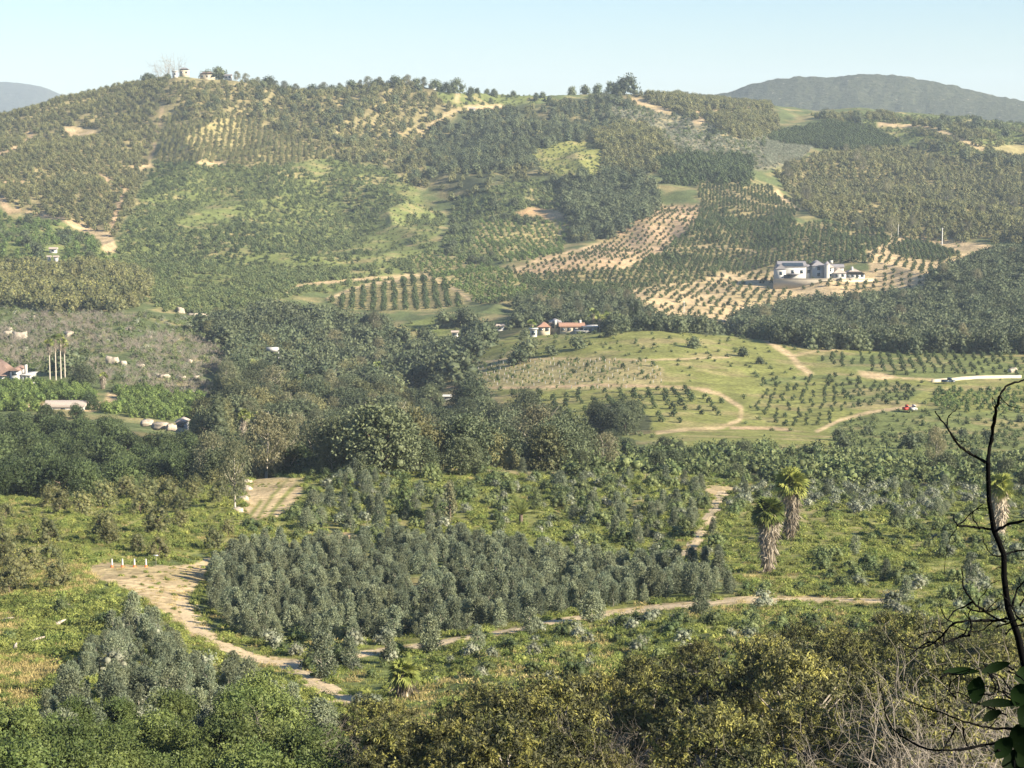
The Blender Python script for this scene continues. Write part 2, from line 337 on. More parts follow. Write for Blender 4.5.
# ---------------------------------------------------------------- materials
def new_mat(name):
    m = bpy.data.materials.new(name); m.use_nodes = True
    n = m.node_tree.nodes; l = m.node_tree.links
    return m, n, l, n['Principled BSDF']
def ground_mat():
    m, n, l, p = new_mat('soil_and_grass')
    p.inputs['Roughness'].default_value = 0.95; p.inputs['Specular IOR Level'].default_value = 0.1
    at = n.new('ShaderNodeAttribute'); at.attribute_name = 'cover'
    geo = n.new('ShaderNodeNewGeometry')
    def noise(scale, detail=4):
        t = n.new('ShaderNodeTexNoise'); t.inputs['Scale'].default_value = scale; t.inputs['Detail'].default_value = detail
        l.new(geo.outputs['Position'], t.inputs['Vector']); return t
    def ramp(t, a, b, lo, hi):
        r = n.new('ShaderNodeMapRange'); r.inputs[1].default_value = a; r.inputs[2].default_value = b
        r.inputs[3].default_value = lo; r.inputs[4].default_value = hi; l.new(t.outputs[0], r.inputs[0]); return r
    r1 = ramp(noise(0.9), .3, .7, .62, 1.35); r2 = ramp(noise(0.11), .3, .7, .75, 1.25)
    mul = n.new('ShaderNodeMath'); mul.operation = 'MULTIPLY'; l.new(r1.outputs[0], mul.inputs[0]); l.new(r2.outputs[0], mul.inputs[1])
    # patches of drier growth
    mixd = n.new('ShaderNodeMix'); mixd.data_type = 'RGBA'; mixd.inputs['B'].default_value = (.30, .245, .12, 1)
    l.new(ramp(noise(0.05, 6), .50, .64, 0, .7).outputs[0], mixd.inputs['Factor']); l.new(at.outputs['Color'], mixd.inputs['A'])
    vm = n.new('ShaderNodeVectorMath'); vm.operation = 'SCALE'; l.new(mixd.outputs['Result'], vm.inputs[0]); l.new(mul.outputs[0], vm.inputs['Scale'])
    l.new(vm.outputs[0], p.inputs['Base Color'])
    bp = n.new('ShaderNodeBump'); bp.inputs['Strength'].default_value = 0.35; bp.inputs['Distance'].default_value = 0.5
    l.new(noise(1.6, 5).outputs[0], bp.inputs['Height']); l.new(bp.outputs[0], p.inputs['Normal'])
    return m
MAT_GROUND = ground_mat()

def link_mesh(name, me, parent=None, mats=()):
    o = bpy.data.objects.new(name, me); scene.collection.objects.link(o)
    for m in mats: me.materials.append(m)
    if parent is not None: o.parent = parent
    return o
def tag(o, label=None, cat=None, group=None, kind=None):
    if label: o['label'] = label
    if cat: o['category'] = cat
    if group: o['group'] = group
    if kind: o['kind'] = kind
    return o
def np_mesh(name, V, Fc, mi=None):
    """V n x 3, Fc m x k (k = 3 or 4) numpy"""
    me = bpy.data.meshes.new(name); k = Fc.shape[1]
    me.vertices.add(len(V)); me.vertices.foreach_set('co', np.ascontiguousarray(V, dtype=np.float32).ravel())
    me.loops.add(Fc.size); me.loops.foreach_set('vertex_index', Fc.astype(np.int32).ravel())
    me.polygons.add(len(Fc)); me.polygons.foreach_set('loop_start', np.arange(0, Fc.size, k, dtype=np.int32))
    if mi is not None: me.polygons.foreach_set('material_index', np.asarray(mi, np.int32))
    me.update(calc_edges=True); return me

# ---------------------------------------------------------------- the ground
idx = np.arange(NB*NA).reshape(NB, NA)
Fq = np.stack([idx[:-1, :-1], idx[:-1, 1:], idx[1:, 1:], idx[1:, :-1]], -1).reshape(-1, 4)
V = np.stack([Xg, Yg, Z], -1).reshape(-1, 3)
gme = np_mesh('ground', V, Fq)
gpx, gpy = to_pix(Xg, Yg, Z)
cid = cover_at(gpx, gpy)
hid = (S < RUN - 0.004) & (Dg[:, None] > 100)
CC = np.array([COL[c[1]] for c in COVER])
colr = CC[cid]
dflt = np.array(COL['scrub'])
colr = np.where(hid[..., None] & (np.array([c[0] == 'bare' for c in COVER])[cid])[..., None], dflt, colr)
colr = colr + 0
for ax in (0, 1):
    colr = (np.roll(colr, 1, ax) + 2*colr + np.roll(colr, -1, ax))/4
rgba = np.concatenate([colr, np.ones((NB, NA, 1))], -1).astype(np.float32)
ca = gme.color_attributes.new('cover', 'FLOAT_COLOR', 'POINT'); ca.data.foreach_set('color', rgba.ravel())
gme.polygons.foreach_set('use_smooth', np.ones(len(Fq), bool))
ground = link_mesh('ground', gme, mats=[MAT_GROUND]); tag(ground, kind='structure')

# distant mountains: each a real ridge with its own depth
def mountain(name, D, crest, depth, base_z, col, nx=400, seed=1, rough=0.02):
    cx = np.array([c[0] for c in crest]); cyy = np.array([c[1] for c in crest])
    px = np.linspace(cx[0], cx[-1], nx); py = np.interp(px, cx, cyy)
    k = np.ones(9)/9; py = np.convolve(np.pad(py, 4, mode='edge'), k, 'valid')
    a, s = pix_ray(px, py)
    nv = 90; V = np.zeros((nv, nx, 3))
    for r in range(nv):
        t = r/(nv-1)*2-1                       # -1 front foot, 0 crest, 1 back foot
        Dd = D + t*depth
        hgt = s*D - base_z
        prof = max(0.0, 1-abs(t)**1.15)
        x = a*D*(1+0.0*t); y = np.full(nx, Dd)
        nz = fbm(x/depth*4+seed, y/depth*4, seed, 6)-0.5
        z = base_z + hgt*prof + nz*hgt*rough*10*(min(1, abs(t)*3))
        V[r, :, 0] = x*(Dd/D); V[r, :, 1] = y; V[r, :, 2] = z + (fbm(x/depth*60, y/depth*60, seed+3, 3)-.5)*hgt*rough
    ix = np.arange(nv*nx).reshape(nv, nx)
    Fm = np.stack([ix[:-1, :-1], ix[:-1, 1:], ix[1:, 1:], ix[1:, :-1]], -1).reshape(-1, 4)
    me = np_mesh(name, V.reshape(-1, 3), Fm)
    me.polygons.foreach_set('use_smooth', np.ones(len(Fm), bool))
    m, n, l, p = new_mat(name+'_cover'); p.inputs['Roughness'].default_value = 1; p.inputs['Specular IOR Level'].default_value = 0
    geo = n.new('ShaderNodeNewGeometry'); t1 = n.new('ShaderNodeTexNoise'); t1.inputs['Scale'].default_value = 85/depth; t1.inputs['Detail'].default_value = 8
    t1.inputs['Roughness'].default_value = 0.65
    l.new(geo.outputs['Position'], t1.inputs['Vector'])
    cr = n.new('ShaderNodeValToRGB'); e = cr.color_ramp.elements
    e[0].position = .38; e[0].color = (col[0]*.5, col[1]*.55, col[2]*.5, 1); e[1].position = .60; e[1].color = (*col, 1)
    k2 = cr.color_ramp.elements.new(.66); k2.color = (*col, 1); k3 = cr.color_ramp.elements.new(.70); k3.color = (.36, .32, .26, 1)
    bp = n.new('ShaderNodeBump'); bp.inputs['Strength'].default_value = 1; bp.inputs['Distance'].default_value = depth*.006; l.new(t1.outputs[0], bp.inputs['Height']); l.new(bp.outputs[0], p.inputs['Normal'])
    l.new(t1.outputs[0], cr.inputs[0]); l.new(cr.outputs[0], p.inputs['Base Color'])
    o = link_mesh(name, me, mats=[m]); tag(o, kind='structure'); return o
mountain('hill', 4300, [(560,140),(620,115),(690,98),(730,92),(745,85),(770,79),(800,76),(830,77),(862,73),(905,76),(940,82),(980,92),(1010,98),(1060,108),(1150,130),(1250,150)], 1100, -160, (.075,.082,.050), seed=4, nx=700, rough=.03)
mountain('hills', 6600, [(420,140),(540,104),(640,95),(690,93),(730,95),(800,97),(900,105),(1100,120)], 1000, -160, (.08,.09,.05), seed=8)
mountain('mountains', 9500, [(-500,60),(-200,90),(-100,84),(0,81),(25,83),(45,87),(62,95),(100,112),(200,140)], 2400, -200, (.08,.085,.06), seed=6)

# haze
def haze_box():
    lo = Vector((-15000, -60, -1400.0)); hi = Vector((15000, 12600, 330))
    lo.z = float(min(Z.min(), -220)) - 1
    me = bpy.data.meshes.new('haze')
    vs = [(x, y, z) for x in (lo.x, hi.x) for y in (lo.y, hi.y) for z in (lo.z, hi.z)]
    me.from_pydata(vs, [], [(0,1,3,2),(4,6,7,5),(0,4,5,1),(2,3,7,6),(0,2,6,4),(1,5,7,3)])
    m = bpy.data.materials.new('air'); m.use_nodes = True; n = m.node_tree.nodes
    n.remove(n['Principled BSDF']); v = n.new('ShaderNodeVolumePrincipled')
    v.inputs['Color'].default_value = (.70, .85, 1.0, 1); v.inputs['Density'].default_value = HAZE; v.inputs['Anisotropy'].default_value = 0.0
    m.node_tree.links.new(v.outputs[0], n['Material Output'].inputs['Volume'])
    o = link_mesh('haze', me, mats=[m]); tag(o, kind='stuff', label='thin pale blue haze over the hills', cat='haze'); return o
HZ = haze_box()
# ---------------------------------------------------------------- foliage materials and plant prototypes
def leaf_mat(name, c1, c2, trans=0.25, rough=0.6, var=1.0, spec=0.25):
    k_ = 1.0 if max(c2) < .07 or max(c2) > .3 else 1.25; c1 = tuple(v*k_ for v in c1); c2 = tuple(v*k_ for v in c2)
    m, n, l, p = new_mat(name)
    p.inputs['Roughness'].default_value = rough; p.inputs['Specular IOR Level'].default_value = spec
    oi = n.new('ShaderNodeObjectInfo'); geo = n.new('ShaderNodeNewGeometry'); tc = n.new('ShaderNodeTexCoord')
    t = n.new('ShaderNodeTexNoise'); t.inputs['Scale'].default_value = 1.1; t.inputs['Detail'].default_value = 3
    l.new(tc.outputs['Object'], t.inputs['Vector'])
    a = n.new('ShaderNodeMath'); a.operation = 'MULTIPLY_ADD'; l.new(oi.outputs['Random'], a.inputs[0]); a.inputs[1].default_value = 0.75*var
    mr = n.new('ShaderNodeMapRange'); mr.inputs[1].default_value = .35; mr.inputs[2].default_value = .65
    mr.inputs[3].default_value = -.25; mr.inputs[4].default_value = .55; l.new(t.outputs[0], mr.inputs[0]); l.new(mr.outputs[0], a.inputs[2])
    mx = n.new('ShaderNodeMix'); mx.data_type = 'RGBA'; mx.inputs['A'].default_value = (*c1, 1); mx.inputs['B'].default_value = (*c2, 1)
    l.new(a.outputs[0], mx.inputs['Factor'])
    f1 = n.new('ShaderNodeMath'); f1.operation = 'MULTIPLY'; f1.inputs[1].default_value = 7.31; l.new(oi.outputs['Random'], f1.inputs[0])
    f2 = n.new('ShaderNodeMath'); f2.operation = 'FRACT'; l.new(f1.outputs[0], f2.inputs[0])
    f3 = n.new('ShaderNodeMapRange'); f3.inputs[3].default_value = .68; f3.inputs[4].default_value = 1.34; l.new(f2.outputs[0], f3.inputs[0])
    vm = n.new('ShaderNodeVectorMath'); vm.operation = 'SCALE'; l.new(mx.outputs['Result'], vm.inputs[0]); l.new(f3.outputs[0], vm.inputs['Scale']); l.new(vm.outputs[0], p.inputs['Base Color'])
    if trans > 0:
        tr = n.new('ShaderNodeBsdfTranslucent'); l.new(vm.outputs[0], tr.inputs[0])
        ms = n.new('ShaderNodeMixShader'); ms.inputs[0].default_value = trans
        l.new(p.outputs[0], ms.inputs[1]); l.new(tr.outputs[0], ms.inputs[2]); l.new(ms.outputs[0], n['Material Output'].inputs['Surface'])
    return m
def plain_mat(name, c, rough=0.85, nscale=6, amt=0.25, spec=0.2, bump=0.3):
    m, n, l, p = new_mat(name); p.inputs['Roughness'].default_value = rough; p.inputs['Specular IOR Level'].default_value = spec
    tc = n.new('ShaderNodeTexCoord'); t = n.new('ShaderNodeTexNoise'); t.inputs['Scale'].default_value = nscale; t.inputs['Detail'].default_value = 5
    l.new(tc.outputs['Object'], t.inputs['Vector'])
    mr = n.new('ShaderNodeMapRange'); mr.inputs[1].default_value = .3; mr.inputs[2].default_value = .7
    mr.inputs[3].default_value = 1-amt; mr.inputs[4].default_value = 1+amt; l.new(t.outputs[0], mr.inputs[0])
    vm = n.new('ShaderNodeVectorMath'); vm.operation = 'SCALE'; vm.inputs[0].default_value = c; l.new(mr.outputs[0], vm.inputs['Scale'])
    l.new(vm.outputs[0], p.inputs['Base Color'])
    if bump:
        b = n.new('ShaderNodeBump'); b.inputs['Strength'].default_value = bump; b.inputs['Distance'].default_value = 0.05
        l.new(t.outputs[0], b.inputs['Height']); l.new(b.outputs[0], p.inputs['Normal'])
    return m
M = dict(
 avo=leaf_mat('avocado_leaf', (.060,.074,.034), (.145,.140,.062), .2),
 avo_gold=leaf_mat('avocado_new_leaf', (.095,.108,.032), (.235,.222,.062), .25),
 oak=leaf_mat('oak_leaf', (.040,.056,.030), (.090,.105,.052), .15),
 grove=leaf_mat('glossy_leaf', (.028,.044,.018), (.062,.084,.030), .2),
 groven=leaf_mat('oak_scrub_leaf', (.050,.076,.022), (.118,.145,.042), .2),
 avo_shade=leaf_mat('dark_avocado_leaf', (.028,.033,.014), (.085,.085,.034), .15),  # leaf colour darkened to stand in for the nearest trees' shadow mass
 citrus=leaf_mat('citrus_leaf', (.045,.075,.022), (.100,.140,.040), .2),
 gum=leaf_mat('silver_gum_leaf', (.092,.118,.080), (.195,.215,.130), .2, var=.9),
 gumtall=leaf_mat('gum_leaf', (.065,.080,.045), (.150,.140,.075), .2),
 scrub=leaf_mat('scrub_leaf', (.050,.075,.028), (.125,.145,.055), .2),
 sage=leaf_mat('sage_leaf', (.115,.135,.090), (.220,.225,.165), .2),
 weed=leaf_mat('weed_leaf', (.095,.135,.034), (.205,.220,.058), .3),
 citrusb=leaf_mat('bright_citrus_leaf', (.062,.100,.028), (.120,.160,.042), .25), willow=leaf_mat('willow_leaf', (.080,.090,.040), (.150,.145,.065), .25),
 straw=leaf_mat('straw', (.30,.25,.10), (.44,.36,.16), .3),
 twig=plain_mat('grey_twig', (.25,.22,.18)), bark=plain_mat('bark', (.13,.10,.075)), pale_bark=plain_mat('pale_bark', (.42,.38,.31)),
 rust=leaf_mat('dead_leaf', (.15,.085,.055), (.24,.15,.09), .1),
 palm=leaf_mat('palm_leaf', (.075,.110,.026), (.210,.225,.060), .2), skirt=leaf_mat('dead_palm_frond', (.20,.165,.12), (.36,.315,.245), .1),
 char_shade=plain_mat('shaded_charred_bark', (.003,.003,.003), .9, spec=.05), leaf_shade=leaf_mat('dark_leaf', (.004,.009,.003), (.007,.016,.004), .2, spec=.03),  # near tree's shade is put into its charred bark and leaf colours
)
def ico(n=1):
    t = (1+5**.5)/2
    v = np.array([(-1,t,0),(1,t,0),(-1,-t,0),(1,-t,0),(0,-1,t),(0,1,t),(0,-1,-t),(0,1,-t),(t,0,-1),(t,0,1),(-t,0,-1),(-t,0,1)], float)
    f = np.array([(0,11,5),(0,5,1),(0,1,7),(0,7,10),(0,10,11),(1,5,9),(5,11,4),(11,10,2),(10,7,6),(7,1,8),(3,9,4),(3,4,2),(3,2,6),(3,6,8),(3,8,9),(4,9,5),(2,4,11),(6,2,10),(8,6,7),(9,8,1)])
    v /= np.linalg.norm(v, axis=1)[:, None]
    return v, f
ICO_V, ICO_F = ico()
class G:
    """collects geometry (quads; a triangle repeats nothing: kept apart) with material slots"""
    def __init__(s): s.V = []; s.F = []; s.M = []; s.n = 0
    def add(s, V, Fq, m):
        V = np.asarray(V, float); Fq = np.asarray(Fq)
        if Fq.shape[1] == 3: Fq = np.concatenate([Fq, np.full((len(Fq), 1), -1)], 1)
        k = Fq.copy(); k[k >= 0] += s.n
        s.V.append(V); s.F.append(k); s.M.append(np.full(len(Fq), m)); s.n += len(V)
    def leaves(s, C, L, Wd, m, up=0.0, out=None, droop=0.0, rg=rng):
        """rhombic leaves at C; out = preferred direction"""
        n = len(C); d = rg.normal(size=(n, 3)); d[:, 2] += up - droop
        if out is not None: d = d*0.75 + out*1.2; d[:, 2] -= droop
        d /= np.linalg.norm(d, axis=1)[:, None]+1e-9
        q = rg.normal(size=(n, 3)); w = np.cross(d, q); w /= np.linalg.norm(w, axis=1)[:, None]+1e-9
        Ls = L*rg.uniform(.7, 1.3, (n, 1)); Ws = Wd*rg.uniform(.7, 1.3, (n, 1))
        V = np.stack([C, C+d*Ls*.5+w*Ws*.5, C+d*Ls, C+d*Ls*.5-w*Ws*.5], 1).reshape(-1, 3)
        s.add(V, np.arange(4*n).reshape(n, 4), m)
    def blob(s, c, r, m, rg=rng):
        s.add(ICO_V*np.asarray(r)*rg.uniform(.85, 1.15, (12, 1)) + np.asarray(c), ICO_F, m)
    def tube(s, pts, rad, m, seg=6):
        pts = [np.asarray(p, float) for p in pts]; rings = []
        for i, p in enumerate(pts):
            d = pts[min(i+1, len(pts)-1)] - pts[max(i-1, 0)]; d /= np.linalg.norm(d)+1e-9
            u = np.cross(d, (0.31, 0.2, 0.93) if abs(d[2]) < .9 else (1, 0.1, 0)); u /= np.linalg.norm(u)+1e-9; v = np.cross(d, u)
            r = rad[i] if isinstance(rad, (list, tuple)) else rad
            an = np.arange(seg)*2*math.pi/seg
            rings.append(p + r*(np.cos(an)[:, None]*u + np.sin(an)[:, None]*v))
        V = np.concatenate(rings); Fq = []
        for i in range(len(pts)-1):
            for j in range(seg):
                Fq.append((i*seg+j, i*seg+(j+1) % seg, (i+1)*seg+(j+1) % seg, (i+1)*seg+j))
        s.add(V, np.array(Fq), m)
    def box(s, lo, hi, m, rot=0, org=(0, 0)):
        x0, y0, z0 = lo; x1, y1, z1 = hi
        V = np.array([(x0,y0,z0),(x1,y0,z0),(x1,y1,z0),(x0,y1,z0),(x0,y0,z1),(x1,y0,z1),(x1,y1,z1),(x0,y1,z1)], float)
        s.add(V, np.array([(0,3,2,1),(4,5,6,7),(0,1,5,4),(1,2,6,5),(2,3,7,6),(3,0,4,7)]), m)
    def mesh(s, name, mats, smooth=False):
        V = np.concatenate(s.V); Fx = np.concatenate(s.F); Mi = np.concatenate(s.M)
        me = bpy.data.meshes.new(name)
        me.vertices.add(len(V)); me.vertices.foreach_set('co', V.astype(np.float32).ravel())
        cnt = np.where(Fx[:, 3] < 0, 3, 4); me.loops.add(int(cnt.sum()))
        me.loops.foreach_set('vertex_index', Fx.ravel()[Fx.ravel() >= 0].astype(np.int32))
        me.polygons.add(len(Fx)); me.polygons.foreach_set('loop_start', np.concatenate([[0], np.cumsum(cnt)[:-1]]).astype(np.int32))
        me.polygons.foreach_set('material_index', Mi.astype(np.int32))
        if smooth: me.polygons.foreach_set('use_smooth', np.ones(len(Fx), bool))
        for m in mats: me.materials.append(M[m] if isinstance(m, str) else m)
        me.update(calc_edges=True); return me
    def obj(s, name, mats, parent=None, smooth=False):
        return link_mesh(name, s.mesh(name, mats, smooth), parent)

def clumped_crown(g, h0, h1, r, nclump, cr, per, L, Wd, m, rg, shape='dome', core=True, droop=.2, mtip=None, flat=1.0, core_r=.56):
    if nclump <= 24: core_r = max(core_r, .68)
    """foliage in clumps over a crown of radius r between heights h0 and h1"""
    for c in range(nclump):
        u = (c+rg.uniform())/nclump; th = rg.uniform(0, 2*math.pi)
        if shape == 'cone': rr = r*(1-u)**0.8*rg.uniform(.55, 1); z = h0+(h1-h0)*u
        elif shape == 'tall': rr = r*math.sin(math.pi*(0.12+0.83*u))**.8*rg.uniform(.45, 1); z = h0+(h1-h0)*u
        else: rr = r*math.sqrt(max(0, 1-(u*0.98)**2.2))*rg.uniform(.6, 1.0); z = h0+(h1-h0)*u*0.95
        ctr = np.array([rr*math.cos(th), rr*math.sin(th), z]); q = cr*rg.uniform(.7, 1.3)
        if core: g.blob(ctr*np.array([.86, .86, 1])-np.array([0, 0, .15*q]), np.array([q, q, q*.9])*core_r, m, rg)
        d = rg.normal(size=(per, 3)); d[:, 2] = d[:, 2]*.9+.25; d /= np.linalg.norm(d, axis=1)[:, None]
        P = ctr + d*q*rg.uniform(.65, 1.12, (per, 1))*np.array([1, 1, flat])
        g.leaves(P, L, Wd, m, out=d, droop=droop, rg=rg)
        if mtip is not None:
            k = per//4; g.leaves(P[:k]+d[:k]*q*.12+np.array([0, 0, .1*q]), L, Wd, mtip, out=d[:k], droop=0, rg=rg)
def trunk_and_limbs(g, h, r0, r, m, rg, n=4, lean=.05, top=.6):
    tx, ty = rg.normal(size=2)*lean*h
    g.tube([(0, 0, -.6), (tx*.3, ty*.3, h*.25), (tx, ty, h*top)], [r0*1.2, r0*.8, r0*.35], m, 6)
    for k in range(n):
        th = rg.uniform(0, 6.28); z = h*rg.uniform(.2, top)
        e = np.array([math.cos(th)*r*.7, math.sin(th)*r*.7, z+h*.25]); b = np.array([tx*z/h, ty*z/h, z])
        g.tube([b, (b+e)/2+np.array([0, 0, -.04*h]), e], [r0*.5, r0*.35, r0*.12], m, 4)

PROTO = {}       # kind -> list of dict(trunk=mesh, crown=mesh, whole=mesh, h=height)
def proto(kind, h, crown_fn, crown_mats, trunk_fn=None, trunk_mats=('bark',), n=3, leafy='crown'):
    PROTO[kind] = []
    for v in range(n):
        rg = np.random.default_rng(abs(hash(kind)) % 9999 if False else sum(map(ord, kind))*7+v)
        gc = G(); crown_fn(gc, rg, v); d = dict(h=h, crown=gc.mesh(kind+'_'+leafy, crown_mats))
        gw = G(); gw.V, gw.F, gw.M, gw.n = list(gc.V), list(gc.F), list(gc.M), gc.n
        if trunk_fn:
            gt = G(); trunk_fn(gt, rg, v); d['trunk'] = gt.mesh(kind+'_trunk', trunk_mats)
            k = len(crown_mats)
            for V_, F_, M_ in zip(gt.V, gt.F, gt.M):
                F2 = F_.copy(); off = gw.n - 0; base0 = F2[F2 >= 0].min(); F2[F2 >= 0] += off-base0
                gw.V.append(V_); gw.F.append(F2); gw.M.append(M_+k); gw.n += len(V_)
            d['whole'] = gw.mesh(kind, tuple(crown_mats)+tuple(trunk_mats))
        else: d['whole'] = d['crown']
        PROTO[kind].append(d)
def bare_shrub(h, r, nst, thick, seg=3, lv=2, bend=.22):
    def f(g, q, v):
        def grow(p, d, L, rad, lev):
            pts = [p]; 
            for s_ in range(3):
                d = d + q.normal(size=3)*bend; d[2] += .06; d /= np.linalg.norm(d); pts.append(pts[-1]+d*L/3)
            g.tube(pts, [rad, rad*.8, rad*.6, rad*.35], 0, seg)
            if lev > 0:
                for k in range(4):
                    i = q.integers(1, 4); e = d + q.normal(size=3)*.6; grow(pts[i], e/np.linalg.norm(e), L*.62, rad*.55, lev-1)
        for k in range(nst):
            d = q.normal(size=3)*np.array([r/h, r/h, 0]) + np.array([0, 0, 1.]); grow(np.array([q.normal()*.15, q.normal()*.15, -.2]), d/np.linalg.norm(d), h*.6, thick, lv)
    return f
# far, mid and near plants: leaf size follows the distance they stand at
proto('avocado_far', 5, lambda g, q, v: clumped_crown(g, .7, 4.8, 2.3, 14, 1.05, 22, .55, .34, 0, q, mtip=1, droop=.3), ('avo', 'avo_gold'))
proto('avocado_mid', 5, lambda g, q, v: clumped_crown(g, .8, 4.7, 2.4, 26, .85, 60, .27, .12, 0, q, mtip=1, droop=.3), ('avo', 'avo_gold'),
      lambda g, q, v: trunk_and_limbs(g, 4.6, .14, 2.2, 0, q, 7), ('bark',))
def avo_near(g, q, v):
    for c in range(64):
        u = (c+q.uniform())/64; th = q.uniform(0, 6.28); z = .9+4.3*u; rr = 2.7*math.sqrt(max(0, 1-u**2.4))*q.uniform(.55, 1.05)
        ctr = np.array([rr*math.cos(th), rr*math.sin(th), z])
        for s_ in range(8):                        # whorls of leaves at shoot ends
            d = q.normal(size=3); d[2] = abs(d[2])*.9+.2; d /= np.linalg.norm(d); tip = ctr+d*q.uniform(.4, .95)
            mt = 1 if (q.uniform() < .36 and u > .3) else 0
            k = 26; dd = q.normal(size=(k, 3)); dd[:, 2] -= .25
            g.leaves(tip - d*q.uniform(0, .45, (k, 1)) + q.normal(size=(k, 3))*.05, .19, .062, mt, out=dd/np.linalg.norm(dd, axis=1)[:, None], droop=.45, rg=q)
proto('avocado_near', 5.6, avo_near, ('avo_shade', 'avo_gold'), lambda g, q, v: trunk_and_limbs(g, 5.2, .15, 2.6, 0, q, 12), ('twig',), n=4)
proto('oak_far', 8, lambda g, q, v: clumped_crown(g, 1.2, 7.6, 4.0, 24, 1.8, 30, .8, .55, 0, q), ('oak',))
proto('oak_mid', 10, lambda g, q, v: clumped_crown(g, 1.4, 9.4, 5.1, 56, 1.5, 110, .46, .27, 0, q, core_r=.46), ('oak',),
      lambda g, q, v: trunk_and_limbs(g, 8, .32, 4.6, 0, q, 7), ('bark',))
proto('grove_mid', 8, lambda g, q, v: clumped_crown(g, .5, 7.5, 4.0, 36, 1.35, 100, .48, .26, 0, q), ('grove',),
      lambda g, q, v: trunk_and_limbs(g, 6.5, .2, 3.2, 0, q, 5), ('bark',))
proto('grove_near', 4, lambda g, q, v: clumped_crown(g, .2, 3.8, 2.0, 70, .5, 140, .13, .075, 0, q, core=True, core_r=.5), ('groven',),
      lambda g, q, v: trunk_and_limbs(g, 3.4, .1, 1.6, 0, q, 6), ('bark',))
proto('willow_mid', 9, lambda g, q, v: clumped_crown(g, .8, 8.6, 3.9, 40, 1.35, 90, .5, .28, 0, q), ('willow',),
      lambda g, q, v: trunk_and_limbs(g, 7, .25, 3.4, 0, q, 5), ('pale_bark',))
proto('citrus_bright', 3, lambda g, q, v: clumped_crown(g, .3, 2.8, 1.45, 14, .7, 26, .34, .24, 0, q), ('citrusb',))
proto('bare_tree', 16, lambda g, q, v: (bare_shrub(24, 9, 3, .22)(g, q, v), bare_shrub(22, 12, 4, .12)(g, q, v)), ('twig',))
proto('gumtree', 17, lambda g, q, v: clumped_crown(g, 4.5, 16.5, 4.6, 52, 1.6, 95, .62, .22, 0, q, 'tall', droop=.9, core=False), ('gumtall',),
      lambda g, q, v: trunk_and_limbs(g, 15.5, .36, 5.5, 0, q, 9, top=.9), ('pale_bark',))
proto('gum_shrub', 3.6, lambda g, q, v: clumped_crown(g, .15, 3.5, [.85, 1.0, 1.2, .75, 1.1][v], [44, 56, 62, 38, 50][v], [.30, .36, .40, .28, .34][v], 60, .24, .075, 0, q, ['tall', 'cone', 'tall', 'tall', 'cone'][v], droop=-.45, core=True, core_r=.36), ('gum',),
      lambda g, q, v: trunk_and_limbs(g, 3.3, .05, .9, 0, q, 6, top=.9), ('pale_bark',), n=5)
proto('citrus_far', 3, lambda g, q, v: clumped_crown(g, .4, 2.7, 1.35, 9, .75, 18, .42, .28, 0, q), ('citrus',))
proto('citrus_dark', 3, lambda g, q, v: clumped_crown(g, .4, 2.7, 1.35, 9, .75, 18, .42, .28, 0, q), ('grove',))
proto('sapling', 1.6, lambda g, q, v: clumped_crown(g, .3, 1.5, .5, 6, .32, 14, .25, .16, 0, q), ('citrus',))
proto('scrub_far', 1.6, lambda g, q, v: clumped_crown(g, .1, 1.4, 1.3, 8, .62, 14, .42, .28, 0, q), ('scrub',))
proto('sage_far', 1.2, lambda g, q, v: clumped_crown(g, .1, 1.0, 1.0, 7, .5, 14, .36, .2, 0, q), ('sage',))
proto('scrub_mid', 1.6, lambda g, q, v: clumped_crown(g, .1, 1.4, 1.2, 16, .5, 44, .17, .10, 0, q, core=True), ('scrub',), n=4)
proto('sage_mid', 1.4, lambda g, q, v: clumped_crown(g, .1, 1.25, .8, 14, .36, 40, .15, .07, 0, q, core=True), ('sage',), n=3)
def weed_tuft(m):
    def f(g, q, v):
        n = 46; P = np.stack([q.normal(size=n)*.42, q.normal(size=n)*.42, np.zeros(n)-.03], 1)
        o = q.normal(size=(n, 3))*.5; o[:, 2] = 1.1
        g.leaves(P, .45, .045, m, out=o, rg=q); g.leaves(P*1.15, .3, .05, m, out=o, rg=q)
        g.leaves(P+np.array([0, 0, .12]), .16, .07, m, rg=q)
    return f
proto('weeds', .5, weed_tuft(0), ('weed',), n=4); proto('straw_tuft', .5, weed_tuft(0), ('straw',), n=3)
proto('low_weeds', .5, lambda g, q, v: clumped_crown(g, .0, .45, .95, 12, .33, 44, .13, .08, 0, q, core=True, core_r=.4), ('weed',), n=4)
proto('bare_far', 3, bare_shrub(3, 2.2, 4, .07), ('twig',)); proto('bare_near', 3, bare_shrub(3, 2.2, 7, .016, 3, 3, .36), ('twig',), n=4)
proto('rust_tree', 8, lambda g, q, v: (bare_shrub(8, 3, 5, .09)(g, q, v), clumped_crown(g, 3.5, 7.8, 3.2, 12, .8, 40, .35, .15, 1, q, core=False)), ('bark', 'rust'), n=1)

